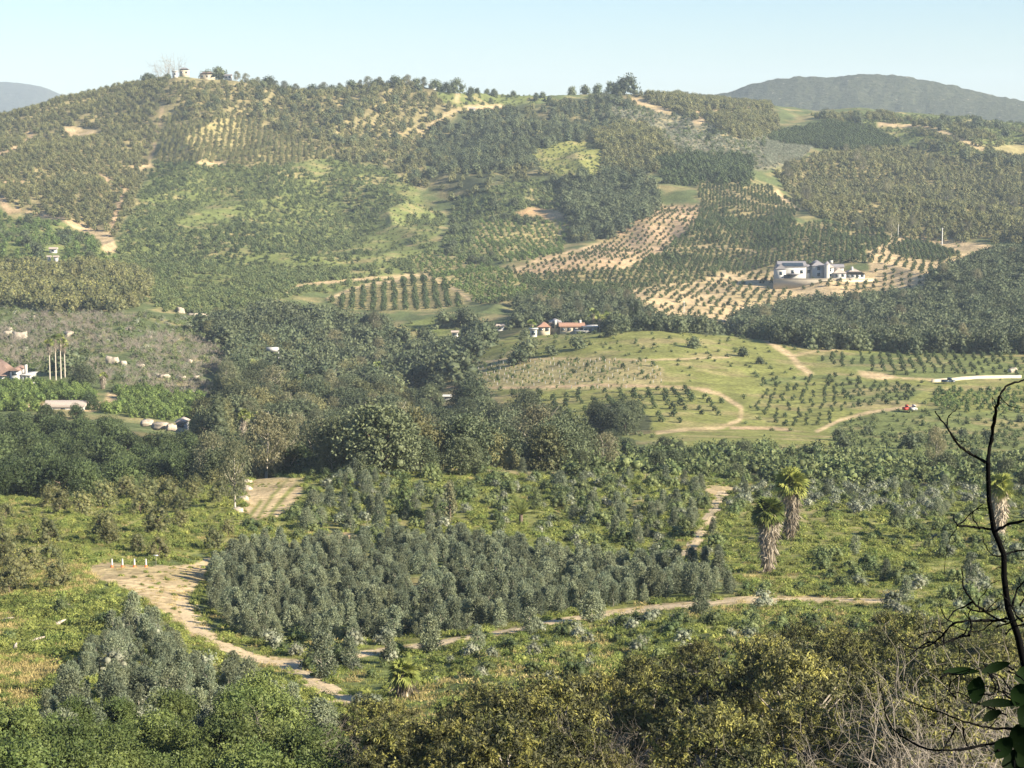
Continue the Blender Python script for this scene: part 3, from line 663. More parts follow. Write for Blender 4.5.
# ---------------------------------------------------------------- planting
RECS = []    # kind, cover name, x, y, z, scale, rot, variant, tilt
def jitter_grid(x0, x1, y0, y1, sp, rg, ang=0.0, sx=None, jit=.36):
    sx = sx or sp
    cx, cyy = (x0+x1)/2, (y0+y1)/2; Rr = math.hypot(x1-x0, y1-y0)/2+sp
    nx = int(Rr/sx)+1; ny = int(Rr/sp)+1
    if nx*ny > 4_000_000: raise ValueError('grid too fine')
    gx, gy = np.meshgrid(np.arange(-nx, nx+1)*sx, np.arange(-ny, ny+1)*sp)
    gx = gx + rg.uniform(-jit, jit, gx.shape)*sx; gy = gy + rg.uniform(-jit, jit, gy.shape)*sp
    c, s = math.cos(ang), math.sin(ang)
    x = cx + gx*c - gy*s; y = cyy + gx*s + gy*c
    m = (x > x0) & (x < x1) & (y > y0) & (y < y1)
    return x[m], y[m]
gvis = ~((S < RUN - 0.006) & (Dg[:, None] > 60))
inpic = (gpx > MX0) & (gpx < MX1) & (gpy > MY0) & (gpy < MY1)
BARE = [i for i, nme in enumerate(NAMES) if nme == 'bare']
def plant(cover, kind, sp, hr, prob=1.0, ang=0.0, sx=None, jit=.36, dmin=0, dmax=1e9, seed=0, clump=None, sink=0.05, margin=60):
    if isinstance(cover, (list, tuple)):
        for c in cover: plant(c, kind, sp, hr, prob, ang, sx, jit, dmin, dmax, seed, clump, sink, margin)
        return
    ids = [i for i, nme in enumerate(NAMES) if nme == cover]
    m = np.isin(cid, ids) & inpic & gvis & (gpx > -margin-40) & (gpx < 1024+margin+40)
    if not m.any(): return
    xs, ys = Xg[m], Yg[m]
    y0, y1 = max(ys.min(), dmin), min(ys.max(), dmax)
    if y1 <= y0: return
    rg = np.random.default_rng(sum(map(ord, cover+kind))+seed*991)
    x, y = jitter_grid(xs.min(), xs.max(), y0, y1, sp, rg, ang, sx, jit)
    if not len(x): return
    z = height(x, y)
    hh = rg.uniform(hr[0], hr[1], len(x))
    px, py = to_pix(x, y, z); qx, qy = to_pix(x, y, z+hh*np.where(hh > 4.3, .42, .15))
    ok = np.isin(cover_at(qx, qy), ids) & ((z+hh)/y > occluded_by(x, y) - .0005) & (px > -margin) & (px < 1024+margin) & (py < 990)
    if prob < 1: ok &= rg.uniform(size=len(x)) < prob
    if clump: ok &= fbm(x/clump[0], y/(clump[0]*2.4), 57+seed, 4) > clump[1]
    if y.min() < 420:          # keep the tracks clear of what would stand in front of them
        tx, ty = to_pix(x, y, z+hh*.7); ok &= ~((np.isin(cover_at(tx, ty), BARE) & (hh < 1.5) | np.isin(cover_at(px, py+2), BARE)) & (hh > .55))
    x, y, z, hh = x[ok], y[ok], z[ok], hh[ok]
    n = len(x); h0 = PROTO[kind][0]['h']; nv = len(PROTO[kind])
    rot = rg.uniform(0, 6.283, n); var = rg.integers(0, nv, n)
    for i in range(n): RECS.append((kind, cover, x[i], y[i], z[i]-sink*hh[i], hh[i]/h0, rot[i], int(var[i]), float(hh[i])))
    return n
P_ = plant
# far hill
P_('grove_hill', 'avocado_far', 5.9, (3.4, 5.2), .93, .4, jit=.22, clump=(40, .27))
P_('grove_ridge', 'avocado_far', 6.8, (3.0, 6.0), .93)
P_('grove_ridge', 'oak_far', 16, (5, 8), .35)
P_('rows_hill', 'avocado_far', 6.5, (2.6, 4.0), .92, .1, sx=4.6, jit=.14)
P_('rows_hill', 'scrub_far', 5, (.8, 1.6), .5)
P_(('green_hill', 'green_foot'), 'scrub_far', 4.2, (1.0, 2.6), .9, clump=(38, .40))
P_(('green_hill', 'green_foot', 'spur_scrub', 'green_knob'), 'scrub_far', 4.6, (.5, 1.3), .7, seed=9)
P_(('green_hill',), 'citrus_dark', 6, (2.0, 3.6), .6, clump=(50, .54))
P_('green_foot', 'scrub_far', 4.5, (1, 2.4), .5, seed=2)
P_('far_woods', 'oak_far', 8.2, (3.5, 8), .9, clump=(55, .36)); P_('far_woods', 'avocado_far', 9, (3.6, 6), .5)
P_('ridge_grass', 'oak_far', 13, (3, 6), .4); P_('ridge_grass', 'scrub_far', 5, (.8, 1.8), .5)
P_('green_knob', 'scrub_far', 6, (.8, 2), .5, clump=(30, .5))
P_('spur_scrub', 'scrub_far', 4.0, (1.0, 2.6), .9); P_('spur_scrub', 'oak_far', 13, (3.5, 6), .4)
P_('grove_mid', 'avocado_far', 5.2, (4.5, 7.0), .95)
P_('open_slope', 'sage_far', 3.6, (.8, 1.7), .8); P_('open_slope', 'scrub_far', 7, (1.2, 2.6), .6); P_('open_slope', 'oak_far', 22, (3, 6), .35)
P_('ridge_grove', 'avocado_far', 5.6, (4, 6.4), .93, .3)
P_('silver_field', 'sage_far', 4, (1.2, 1.6), .95, .2, sx=2.2, jit=.12)
P_('hedge_rows', 'citrus_dark', 4.5, (3.4, 4.4), 1, .15, sx=2.6, jit=.12)
P_('ridge_right', 'avocado_far', 7, (3.6, 6), .8, clump=(55, .42)); P_('ridge_right', 'scrub_far', 4.5, (.8, 2), .7, seed=4); P_('ridge_right', 'oak_far', 14, (5, 9), .6, clump=(70, .5)); P_('ridge_right', 'scrub_far', 7, (1, 2), .4)
P_('grove_right', 'avocado_far', 6.6, (4.0, 6.2), .95, .5, jit=.2)
P_('grove_right', 'gumtree', 30, (9, 14), .3)
P_('grove_dark_mid', 'citrus_dark', 5, (4, 5.6), .97)
P_('fan_rows', 'citrus_dark', 7, (2, 2.8), .98, .25, sx=2.6, jit=.1)
P_('woods_mid', 'oak_far', 6.2, (5, 9), .97)
P_('spur_rows', 'citrus_far', 8, (2, 3), .9, .1, sx=4, jit=.15); P_('spur_rows', 'scrub_far', 6, (1, 2), .6)
P_('citrus_mid', 'citrus_dark', 6.8, (2.2, 3.2), .95, .3, sx=3.4, jit=.12)
P_('citrus_mid', 'citrus_dark', 9, (2.6, 4.4), .6, seed=3, clump=(45, .5))
P_('rows_green', 'citrus_far', 8, (2.2, 3), .96, .25, sx=4, jit=.12)
P_('orchard_tri', 'citrus_dark', 8.5, (1.7, 2.4), .92, .35, sx=5.6, jit=.1)
P_('orchard_left', 'citrus_dark', 5.4, (2.4, 3.4), .97, .06, sx=5.2, jit=.10)
P_('orchard_house', 'citrus_dark', 9.5, (2.0, 2.9), .92, .3, sx=5.4, jit=.1)
P_('citrus_house', 'citrus_dark', 5, (2.4, 3.2), .97, .5, sx=3.8, jit=.12)
P_('tan_slope', 'scrub_far', 8, (.8, 2), .4)
P_('oak_forest', 'oak_far', 6.2, (5.5, 9), .98); P_('oak_forest', 'gumtree', 24, (9, 13), .3)
# left flank
P_('garden_left', 'citrus_far', 6.5, (2.5, 4), .9, .2); P_('garden_left', 'scrub_far', 6, (.8, 2), .6)
P_('garden_left', 'oak_far', 20, (5, 8), .5)
P_('grove_left', 'avocado_far', 5.6, (4.5, 7), .96, .3)
P_('burnt_slope', 'bare_far', 4.4, (2, 5), .8, clump=(32, .46)); P_('burnt_slope', 'scrub_far', 4.0, (.5, 1.3), .7, seed=9); P_('burnt_slope', 'scrub_far', 4.6, (.8, 2.0), .6, clump=(20, .42)); P_('burnt_slope', 'sage_far', 5.5, (.7, 1.4), .5)
P_('citrus_left', 'citrus_bright', 4.2, (2.4, 3.4), .98, .3, sx=3.4, jit=.2); P_('citrus_left2', 'citrus_bright', 4.2, (2.4, 3.4), .98, .3, sx=3.4, jit=.2)
P_('valley_woods', 'oak_mid', 11.5, (5.5, 12.5), .88, dmax=700); P_('valley_woods', 'willow_mid', 13, (5, 11), .8, clump=(60, .42)); P_('valley_woods', 'grove_mid', 22, (5, 8), .6); P_('valley_woods', 'oak_far', 8.0, (6, 11), .95, dmin=700)
P_('valley_woods', 'gumtree', 17, (9, 14), .6, clump=(50, .45))
P_('valley_meadow', 'oak_far', 14, (6, 10), .6); P_('valley_meadow', 'scrub_far', 8, (1, 2), .5)
P_('ranch_woods', 'oak_far', 7.5, (4.5, 7.5), .85); P_('ranch_woods', 'gumtree', 22, (7, 11), .5)
# the knoll
P_('knoll', 'oak_far', 34, (2.5, 5), .3); P_('knoll', 'scrub_far', 6, (.4, 1.2), .5, clump=(25, .45)); P_('knoll_dry', 'sapling', 4.6, (.8, 1.4), .75, .25, sx=3.4, jit=.12)
P_('knoll_dry', 'citrus_dark', 8, (1.5, 2.2), .45, .25, jit=.2)
P_('knoll_rows', 'citrus_dark', 8.5, (1.4, 2.6), .85, .0, sx=4.2, jit=.16)
P_('vine_rows', 'citrus_dark', 8.5, (1.2, 2.0), .85, -.15, sx=3.4, jit=.16); P_('vine_lower', 'citrus_dark', 8.0, (1.2, 2.0), .88, .35, sx=3.0, jit=.16)
P_('young_rows', 'citrus_far', 5.0, (1.2, 2.2), .8, .2, sx=3.0, jit=.16)
P_('field_dark', 'citrus_dark', 7.5, (1.0, 1.7), .9, .25, sx=3.4, jit=.14)
P_('river_scrub', 'oak_mid', 12, (2.4, 5.0), .55, clump=(28, .45)); P_('river_scrub', 'scrub_mid', 4.2, (.8, 2.0), .7); P_('river_scrub', 'scrub_far', 5, (1.2, 3.0), .6)
P_('green_field', 'scrub_far', 4.0, (.4, 1.2), .8); P_('green_field', 'oak_far', 26, (2, 4), .4)
P_('copse', 'oak_mid', 8, (6, 9), 1)
# left groves
P_('big_grove', 'grove_mid', 7.0, (5.5, 7.6), 1, .3, jit=.22)
P_('old_grove', 'avocado_mid', 8.5, (2.2, 4.2), .7, .5, jit=.3); P_('old_grove_low', 'avocado_mid', 6.0, (2.4, 3.8), .8)
P_('old_grove', 'avocado_mid', 5.4, (2, 3.0), .5, dmax=245, seed=5, clump=(30, .45))
P_('gum_left', 'gum_shrub', 2.0, (1.0, 2.6), .85); P_('gum_left', 'sage_mid', 3.5, (1, 1.8), .5)
P_('meadow_left', 'scrub_mid', 5.5, (.7, 1.6), .5, clump=(12, .5)); P_('meadow_left', 'low_weeds', 1.4, (.3, .6), .8)
# the middle
P_('gum_plantation', 'gum_shrub', 1.85, (1.1, 2.9), .9, .35, jit=.36, clump=(8, .27))
P_('gum_upper', 'gum_shrub', 4.2, (1.0, 3.2), .7, clump=(26, .45)); P_('gum_upper', 'sage_mid', 4.6, (.6, 1.5), .5); P_('gum_upper', 'scrub_mid', 4.0, (.9, 2.2), .5)
P_('silver_scrub', 'sage_mid', 3.0, (.7, 1.7), .6); P_('silver_scrub', 'gum_shrub', 7, (1.2, 2.6), .5); P_('silver_scrub', 'scrub_mid', 4, (.7, 1.6), .35)
P_('middle', 'scrub_mid', 3.2, (.5, 1.7), .7, clump=(12, .42)); P_('middle', 'sage_mid', 5.0, (.8, 1.8), .6, clump=(18, .47)); P_('middle', 'gum_shrub', 12, (1.6, 3), .35)
P_('weed_near', 'sage_mid', 3.6, (.4, 1.2), .6, clump=(8, .46)); P_('weed_near', 'scrub_mid', 3.2, (.4, 1.3), .6, clump=(9, .42)); P_('weed_near', 'straw_tuft', 1.4, (.3, .5), .7, clump=(6, .55))
# grass and weeds
NEARG = ('scrub_hill', 'meadow_left', 'dry_left2', 'dry_left', 'old_grove_low', 'middle', 'gum_upper', 'old_grove', 'weed_near', 'silver_scrub', 'gum_left')
P_(NEARG, 'low_weeds', 1.25, (.12, .40), .75, dmax=215, clump=(5, .36)); P_(NEARG, 'low_weeds', 1.8, (.15, .5), .8, dmin=215, dmax=420)
P_(NEARG, 'weeds', 1.4, (.25, .45), .6, dmax=260)
P_(('dry_left', 'dry_left2', 'old_grove_low'), 'straw_tuft', .8, (.3, .5), .9)
P_(NEARG, 'straw_tuft', 3.2, (.3, .5), .6, clump=(20, .5), dmax=330)
P_('bare', 'straw_tuft', 1.3, (.1, .28), .6, dmax=330, clump=(3.5, .52)); P_('bare', 'low_weeds', 1.5, (.06, .2), .6, dmax=330, clump=(3, .56))
# nearest slope
P_('front_trees', 'avocado_near', 4.2, (3.0, 5.6), .92, jit=.34, margin=40, dmin=55)
P_('front_left', 'grove_near', 3.6, (2.6, 4.2), .92, margin=40, dmin=66)
P_('front_left', 'gum_shrub', 4.0, (2.0, 3.0), .6, dmin=92, margin=40)
P_('front_trees', 'bare_near', 5.0, (2.6, 4.6), .5, margin=40, dmin=60)
# ---------------------------------------------------------------- turn the records into things (up to 290 of a kind) and one mass for the rest
FAMILY = {'avocado_far':'avocado_tree','avocado_mid':'avocado_tree','avocado_near':'avocado_tree','oak_far':'oak_tree','oak_mid':'oak_tree','grove_mid':'orchard_tree','grove_near':'scrub_oak',
 'gumtree':'eucalyptus_tree','gum_shrub':'eucalyptus_shrub','citrus_far':'citrus_tree','citrus_dark':'citrus_tree','citrus_bright':'citrus_tree','willow_mid':'willow_tree','bare_tree':'bare_tree','sapling':'sapling','scrub_far':'shrub','scrub_mid':'shrub',
 'sage_far':'sage_bush','sage_mid':'sage_bush','weeds':'weeds','low_weeds':'weeds','straw_tuft':'grass','bare_far':'bare_shrub','bare_near':'bare_shrub','rust_tree':'dead_tree'}
CAT = {'willow_tree':'tree','bare_tree':'tree','scrub_oak':'tree','avocado_tree':'tree','oak_tree':'tree','orchard_tree':'tree','eucalyptus_tree':'tree','eucalyptus_shrub':'shrub','citrus_tree':'tree','sapling':'sapling','shrub':'shrub','sage_bush':'shrub','bare_shrub':'shrub'}
LOOK = {'willow_tree':'pale olive leafy tree','bare_tree':'leafless tree','scrub_oak':'dense green scrub oak','avocado_tree':'olive brown avocado tree','oak_tree':'dark rounded oak tree','orchard_tree':'large dark green rounded tree','eucalyptus_tree':'tall loose grey green eucalyptus tree','eucalyptus_shrub':'blue grey young eucalyptus bush',
 'citrus_tree':'small round green orchard tree','sapling':'tiny young sapling','shrub':'low green shrub','sage_bush':'pale silvery grey bush','bare_shrub':'leafless grey twiggy shrub'}
PLACE = {'grove_hill':'in the dense grove on the far hill','grove_ridge':'just under the crest of the far hill','rows_hill':'in the thin rows below the hill crest','green_hill':'on the broad green far hillside','green_foot':'at the foot of the far green hillside',
 'far_woods':'in the dark woods below the far saddle','ridge_grass':'on the grassy crest of the far ridge','green_knob':'on the small bright green knob','spur_scrub':'on the scrubby spur with the orange cut','grove_mid':'in the brown grove below the middle ridge',
 'open_slope':'on the open pale slope of the far ridge','ridge_grove':'along the flat crest of the far ridge','silver_field':'in the pale field on the far ridge','hedge_rows':'in the dark hedge rows near the far ridge','ridge_right':'on the dry ridge below the grey mountain',
 'grove_right':'in the wide grove below the dry ridge','grove_dark_mid':'in the dark block above the fan rows','fan_rows':'in the curved rows by the small dirt bend','woods_mid':'in the dark gully above the tan orchard','spur_rows':'in rows under the orange cut',
 'citrus_mid':'in the green orchard above the white mansion','rows_green':'in the green rows beside the sandy lane','orchard_tri':'in rows on the pinkish triangular slope','orchard_left':'in dark columns inside the sandy lane','orchard_house':'on tan soil around the white mansion',
 'citrus_house':'in the green block beside the white mansion','tan_slope':'on the bare slope beyond the white mansion','oak_forest':'in the dark forest below the white mansion','garden_left':'on the garden slope at the left edge','grove_left':'in the grove above the burnt slope',
 'burnt_slope':'on the burnt slope above the tall palms','citrus_left':'in the bright rows below the tall palms','citrus_left2':'in the bright rows beside the stone ruin','valley_woods':'in the wooded valley below the ranch house','valley_meadow':'in the small meadow in the valley woods',
 'ranch_woods':'beside the red roofed ranch house','knoll':'on the grassy knoll','knoll_dry':'on the dry planted strip of the knoll','knoll_rows':'in rows on the lower knoll','vine_rows':'in rows above the long white wall','vine_lower':'in rows below the forked dirt road',
 'young_rows':'in rows below the long white wall','field_dark':'in the dark sloping field on the knoll','river_scrub':'in the dark scrub band below the knoll','copse':'in the small copse below the knoll','green_field':'on the green field above the dark scrub band','big_grove':'in the big dark grove left of the valley',
 'old_grove':'in the thin old grove above the clearing','old_grove_low':'in the old grove beside the striped posts','gum_left':'on the bank below the sandy clearing','meadow_left':'in the meadow below the clearing','gum_plantation':'in the dense plantation above the dirt road',
 'gum_upper':'on the weedy slope above the plantation','silver_scrub':'in the silvery band below the dark scrub','middle':'on the bright slope around the big palms','weed_near':'on the weedy bank below the dirt road','front_trees':'in the shaded row nearest the camera','front_left':'in the clump at the lower left corner'}
def apparent(r): return r[8]*F/r[3]
def in_frame(r):
    px, py = to_pix(r[2], r[3], r[4]+r[8]*.6); return (px > -15) and (px < 1039) and (py > -5) and (py < 790)
# nothing may grow inside or right in front of a building or one of the single trees (rectangles in the picture, nearest distance kept clear to)
CLEAR = [(774,250,868,270,1125,1060),(776,266,874,276,1110,1085),(529,306,600,323,865,760),(-5,350,40,375,690,560),(42,398,84,408,600,540),(140,412,188,428,540,470),(172,70,232,78,1900,1700),(426,86,436,91,1950,1800),(468,100,478,107,1830,1700),(495,324,507,331,1000,700),
 (928,376,1024,384,700,640),(896,405,922,416,515,470),(45,340,70,378,700,560),(96,378,110,396,670,600),(740,485,815,575,280,150),(980,450,1020,530,280,180),(385,640,425,682,150,55),(508,505,535,530,270,225),(45,247,62,261,1300,900),(235,398,262,430,540,440),(370,325,384,357,745,650),(10,298,30,312,830,700),(62,302,80,310,830,700),(106,345,130,360,740,600),
 (275,296,284,320,760,600),(407,381,415,387,900,480),(443,393,451,398,900,480),(450,331,460,336,1000,680),(254,440,300,478,352,320),(318,298,330,312,720,640)]
def blocked(r):
    px, py = to_pix(r[2], r[3], r[4]); pt = py-apparent(r); w = apparent(r)*.4
    for x0, y0, x1, y1, dfar, dnear in CLEAR:
        if dnear < r[3] < dfar and px+w > x0 and px-w < x1 and pt < y1 and py > y0: return True
    return False
RECS = [r for r in RECS if r[8] < .6 or not blocked(r)]
fam = {}
for r in RECS: fam.setdefault(FAMILY[r[0]], []).append(r)
def make_individual(r, famname):
    kind, cover, x, y, z, sc, rot, var, hh = r; d = PROTO[kind][var]
    split = 'trunk' in d and apparent(r) > 16 and famname not in ('eucalyptus_shrub', )
    o = bpy.data.objects.new(famname, None if split else d['whole']); scene.collection.objects.link(o)
    if split:
        for part in ('trunk', 'crown'):
            c = bpy.data.objects.new(part, d[part]); scene.collection.objects.link(c); c.parent = o
    wid = 0.9+.2*((rot*7) % 1)
    o.location = (x, y, z); o.rotation_euler = (0, 0, rot); o.scale = (sc*wid, sc*wid, sc)
    tag(o, LOOK[famname]+' '+PLACE.get(cover, 'on the slope'), CAT[famname], famname.replace('_', ' ')+'s '+PLACE.get(cover, 'on the slope'))
    return o
def mass(name, recs, label, cat):
    """one object: instances of plant meshes on points"""
    kinds = sorted({(r[0], r[7]) for r in recs}); kid = {k: i for i, k in enumerate(kinds)}
    me = bpy.data.meshes.new(name); n = len(recs)
    me.vertices.add(n); me.vertices.foreach_set('co', np.array([(r[2], r[3], r[4]) for r in recs], np.float32).ravel())
    for nm, tp, arr in (('spin', 'FLOAT', [r[6] for r in recs]), ('size', 'FLOAT', [r[5] for r in recs]), ('sort', 'INT', [kid[(r[0], r[7])] for r in recs])):
        at = me.attributes.new(nm, tp, 'POINT'); at.data.foreach_set('value', np.array(arr, np.float32 if tp == 'FLOAT' else np.int32))
    o = link_mesh(name, me); tag(o, label, cat, kind='stuff')
    ng = bpy.data.node_groups.new(name+'_scatter', 'GeometryNodeTree')
    ng.interface.new_socket('Geometry', in_out='INPUT', socket_type='NodeSocketGeometry'); ng.interface.new_socket('Geometry', in_out='OUTPUT', socket_type='NodeSocketGeometry')
    N = ng.nodes; Lk = ng.links; gi = N.new('NodeGroupInput'); go = N.new('NodeGroupOutput')
    iop = N.new('GeometryNodeInstanceOnPoints'); iop.inputs['Pick Instance'].default_value = True
    join = N.new('GeometryNodeJoinGeometry')
    for k in reversed(kinds):
        pme = PROTO[k[0]][k[1]]['whole']; po = bpy.data.objects.get('src_'+k[0]+str(k[1])) or bpy.data.objects.new('src_'+k[0]+str(k[1]), pme)
        oi = N.new('GeometryNodeObjectInfo'); oi.inputs['Object'].default_value = po; oi.inputs['As Instance'].default_value = False
        gti = N.new('GeometryNodeGeometryToInstance'); Lk.new(oi.outputs['Geometry'], gti.inputs[0]); Lk.new(gti.outputs[0], join.inputs[0])
    def named(nm, dt):
        q = N.new('GeometryNodeInputNamedAttribute'); q.data_type = dt; q.inputs['Name'].default_value = nm; return q.outputs['Attribute']
    cxyz = N.new('ShaderNodeCombineXYZ'); Lk.new(named('spin', 'FLOAT'), cxyz.inputs['Z'])
    Lk.new(gi.outputs[0], iop.inputs['Points']); Lk.new(join.outputs[0], iop.inputs['Instance']); Lk.new(named('sort', 'INT'), iop.inputs['Instance Index'])
    Lk.new(cxyz.outputs[0], iop.inputs['Rotation']); Lk.new(named('size', 'FLOAT'), iop.inputs['Scale']); Lk.new(iop.outputs[0], go.inputs[0])
    md = o.modifiers.new('scatter', 'NODES'); md.node_group = ng
    return o
LIMIT = 290
for fn, recs in sorted(fam.items()):
    if fn in ('weeds', 'grass'):
        mass(fn, recs, 'bright green weeds and low herbs covering the slopes' if fn == 'weeds' else 'dry straw coloured grass on the bare patches', fn); continue
    recs.sort(key=lambda r: -(apparent(r) if in_frame(r) else apparent(r)*.001))
    ind, rest = recs[:LIMIT], recs[LIMIT:]
    for r in ind: make_individual(r, fn)
    if rest:
        pl = {'willow_tree':'pale olive trees among the dark woods','scrub_oak':'green scrub oaks behind others','avocado_tree':'avocado groves covering the far hill slopes','oak_tree':'dark oak woodland filling gullies and valley','orchard_tree':'big dark green trees packed in a grove','eucalyptus_tree':'far scattered eucalyptus trees in the woods',
              'eucalyptus_shrub':'mass of blue grey young eucalyptus bushes','citrus_tree':'rows of small round orchard trees on far slopes','sapling':'rows of tiny saplings on the dry knoll','shrub':'green scrub covering the far hillsides',
              'sage_bush':'pale sage scrub over the open slopes','bare_shrub':'grey burnt brush on the left slope'}[fn]
        mass(fn.replace('tree', 'trees').replace('shrub', 'shrubs').replace('bush', 'bushes').replace('sapling', 'saplings'), rest, pl, 'vegetation')
print('COUNTS', {k: len(v) for k, v in fam.items()})
# ---------------------------------------------------------------- single things
def MPP(D): return D/F*1.0            # metres per picture pixel at a distance
def fan_palm(name, px, D, hpx, label, cat='palm', crown_px=None, skirt=(.0, .75), skirt_r=1.0, trunk_r=.3, nfan=46, fan=1.25, group=None, seed=1, lean=0.0):
    p = spot(px, D); q = np.random.default_rng(seed); Ht = hpx*MPP(D)
    root = bpy.data.objects.new(name, None); scene.collection.objects.link(root); root.location = p
    tag(root, label, cat, group)
    ht = Ht-1.15*fan
    top = np.array([lean*ht, 0, ht])
    g = G(); g.tube([(0, 0, -.5), top*.5+np.array([lean*ht*.1, 0, 0]), top], [trunk_r*1.25, trunk_r, trunk_r*.85], 0, 9); g.obj('trunk', ['bark' if skirt_r > .5 else 'pale_bark'], root)
    if skirt_r > 0:
        g = G(); z0, z1 = ht*skirt[0], ht; n = int(420*max(.4, skirt_r)*(z1-z0)/4)+60
        u = q.uniform(size=n)**.8; th = q.uniform(0, 6.283, n)
        rr = trunk_r + skirt_r*(.35+.65*u)*q.uniform(.55, 1.0, n)*np.where(u < .12, .45, 1)
        Cn = np.stack([rr*np.cos(th)*.8+lean*ht*(z0+(z1-z0)*u)/ht, rr*np.sin(th)*.8, z0+(z1-z0)*u+.3], 1)
        out = np.stack([np.cos(th)*.35, np.sin(th)*.35, -1.6*np.ones(n)], 1)
        g.leaves(Cn, .95, .13, 0, out=out, rg=q); g.leaves(Cn[::2]-np.array([0, 0, .2]), 1.15, .05, 0, out=out[::2], rg=q)
        g.tube([(lean*z0, 0, max(z0, .5)), (lean*(z0+z1)/2, 0, (z0+z1)/2), (lean*ht, 0, z1)], [trunk_r+skirt_r*.15, trunk_r+skirt_r*.45, trunk_r+skirt_r*.5], 0, 10)
        g.obj('skirt', ['skirt'], root)
    g = G()
    for k in range(nfan):
        e = q.uniform(-.55, 1.35); th = q.uniform(0, 6.283)
        d = np.array([math.cos(e)*math.cos(th), math.cos(e)*math.sin(th), math.sin(e)])
        b = top+np.array([0, 0, .1]); tip = b + d*fan*q.uniform(.25, .62)
        g.tube([b, tip], [.03, .02], 0, 3)
        side = np.cross(d, (0, 0, 1)); side /= np.linalg.norm(side)+1e-6; up = np.cross(side, d); ro = q.uniform(-1.2, 1.2); side, up = side*math.cos(ro)+up*math.sin(ro), up*math.cos(ro)-side*math.sin(ro)
        for j in range(9):                        # blades of the fan
            an = (j-4)/4*.85 + q.normal()*.05; dd = d*math.cos(an)+side*math.sin(an); L = fan*.72*q.uniform(.85, 1.1)
            w = np.cross(dd, up)*.06*fan; mid = tip+dd*L*.55-np.array([0, 0, .02]); e2 = tip+dd*L-np.array([0, 0, .16*L+.12*(1-d[2])])
            g.add([tip, mid+w, e2, mid-w], [(0, 1, 2, 3)], 0)
    g.obj('crown', ['palm'], root); return root
def feather_palm(name, px, D, hpx, label, seed=1, n=34, L=2.2, trunk_h=.6, skirt=False):
    p = spot(px, D); q = np.random.default_rng(seed)
    root = bpy.data.objects.new(name, None); scene.collection.objects.link(root); root.location = p; tag(root, label, 'palm')
    g = G(); g.tube([(0, 0, -.3), (0, 0, trunk_h)], [.3, .24], 0, 9); g.obj('trunk', ['bark'], root)
    g = G()
    for k in range(n):
        e = q.uniform(.1, 1.35); th = q.uniform(0, 6.283); d = np.array([math.cos(e)*math.cos(th), math.cos(e)*math.sin(th), math.sin(e)])
        pts = [np.array([0, 0, trunk_h])+d*L*t-np.array([0, 0, 1.0*t*t*(1-d[2]*.5)]) for t in np.linspace(0, 1, 8)]
        g.tube(pts, [.03]*5+[.02]*3, 0, 3)
        side = np.cross(d, (0, 0, 1)); side /= np.linalg.norm(side)+1e-6
        for i in range(1, 8):
            for sg in (-1, 1):
                for f_ in (0, .5):
                    b = pts[i]*(1-f_)+pts[i-1]*f_; e2 = b+side*sg*.42*(1-.07*i)+d*.28-np.array([0, 0, .1]); w = d*.03
                    g.add([b-w, (b+e2)/2+w, e2, (b+e2)/2-w], [(0, 1, 2, 3)], 0)
    g.obj('crown', ['palm'], root); return root

BIG = 'big fan palms with dead frond skirts'
fan_palm('fan_palm', 768, 206, 80, 'big fan palm with thick brown skirt, the lower of the pair beside the dirt track', skirt=(.06, 1), skirt_r=.95, fan=1.6, nfan=95, seed=3)
fan_palm('fan_palm', 790, 238, 76, 'big fan palm with fuller crown, standing upslope behind its twin', skirt=(.03, 1), skirt_r=1.05, fan=1.9, nfan=105, seed=5)
fan_palm('fan_palm', 998, 236, 73, 'lone big fan palm behind the charred branches', skirt=(.03, 1), skirt_r=.95, fan=1.65, nfan=90, seed=8)
fan_palm('fan_palm', 404, 131, 43, 'short young fan palm with pale stubby skirt below the dirt road', skirt=(.0, 1), skirt_r=.5, fan=.95, nfan=55, seed=9)
feather_palm('date_palm', 521, 262, 20, 'small feather leaved palm among the eucalyptus bushes', seed=4, L=3.0, trunk_h=1.4)
TP = 'tall slim palms beside the white house'
for i, (px, h, lb) in enumerate([(50, 44, 'slim palm nearest the white house, with dark ivy up its trunk'), (56, 47, 'slim palm with bare pale trunk, second from the white house'), (61, 46, 'tallest slim palm, third from the white house'), (65, 40, 'slim palm beside the big dark oak, with a pale ragged skirt')]):
    fan_palm('slim_palm', px, 672+i*3, h, lb, crown_px=8, skirt=(.72, 1), skirt_r=.5 if i in (0, 3) else .25, trunk_r=.2, nfan=22, fan=1.7, group=TP, seed=20+i)
fan_palm('slim_palm', 103, 655, 18, 'short palm pair with pale skirts beside the bend of the drive', skirt=(.1, 1), skirt_r=.9, nfan=22, fan=1.5, seed=31)
fan_palm('slim_palm', 241, 520, 42, 'leaning pale trunked palm in the valley woods above the terrace', skirt=(.3, 1), skirt_r=.5, trunk_r=.35, nfan=26, fan=1.8, seed=32, lean=.12)
fan_palm('slim_palm', 256, 530, 36, 'pale trunked palm close behind the leaning palm', skirt=(.3, 1), skirt_r=.45, trunk_r=.3, nfan=26, fan=1.7, seed=33)
fan_palm('slim_palm', 378, 735, 32, 'single pale trunked palm at the meadow edge', skirt=(.1, 1), skirt_r=.55, trunk_r=.35, nfan=24, fan=1.9, seed=34)
for i, (px, D, h) in enumerate([(253, 690, 30), (283, 640, 32), (293, 650, 33), (301, 645, 34)]):
    fan_palm('slim_palm', px, D, h, ['half hidden palm at the upper left of the valley woods', 'skirted palm left of the three in the mid valley woods', 'middle one of three skirted palms in the valley woods', 'skirted palm right of the three in the mid valley woods'][i], skirt=(.1, 1), skirt_r=.7, nfan=24, fan=2.0, seed=40+i)
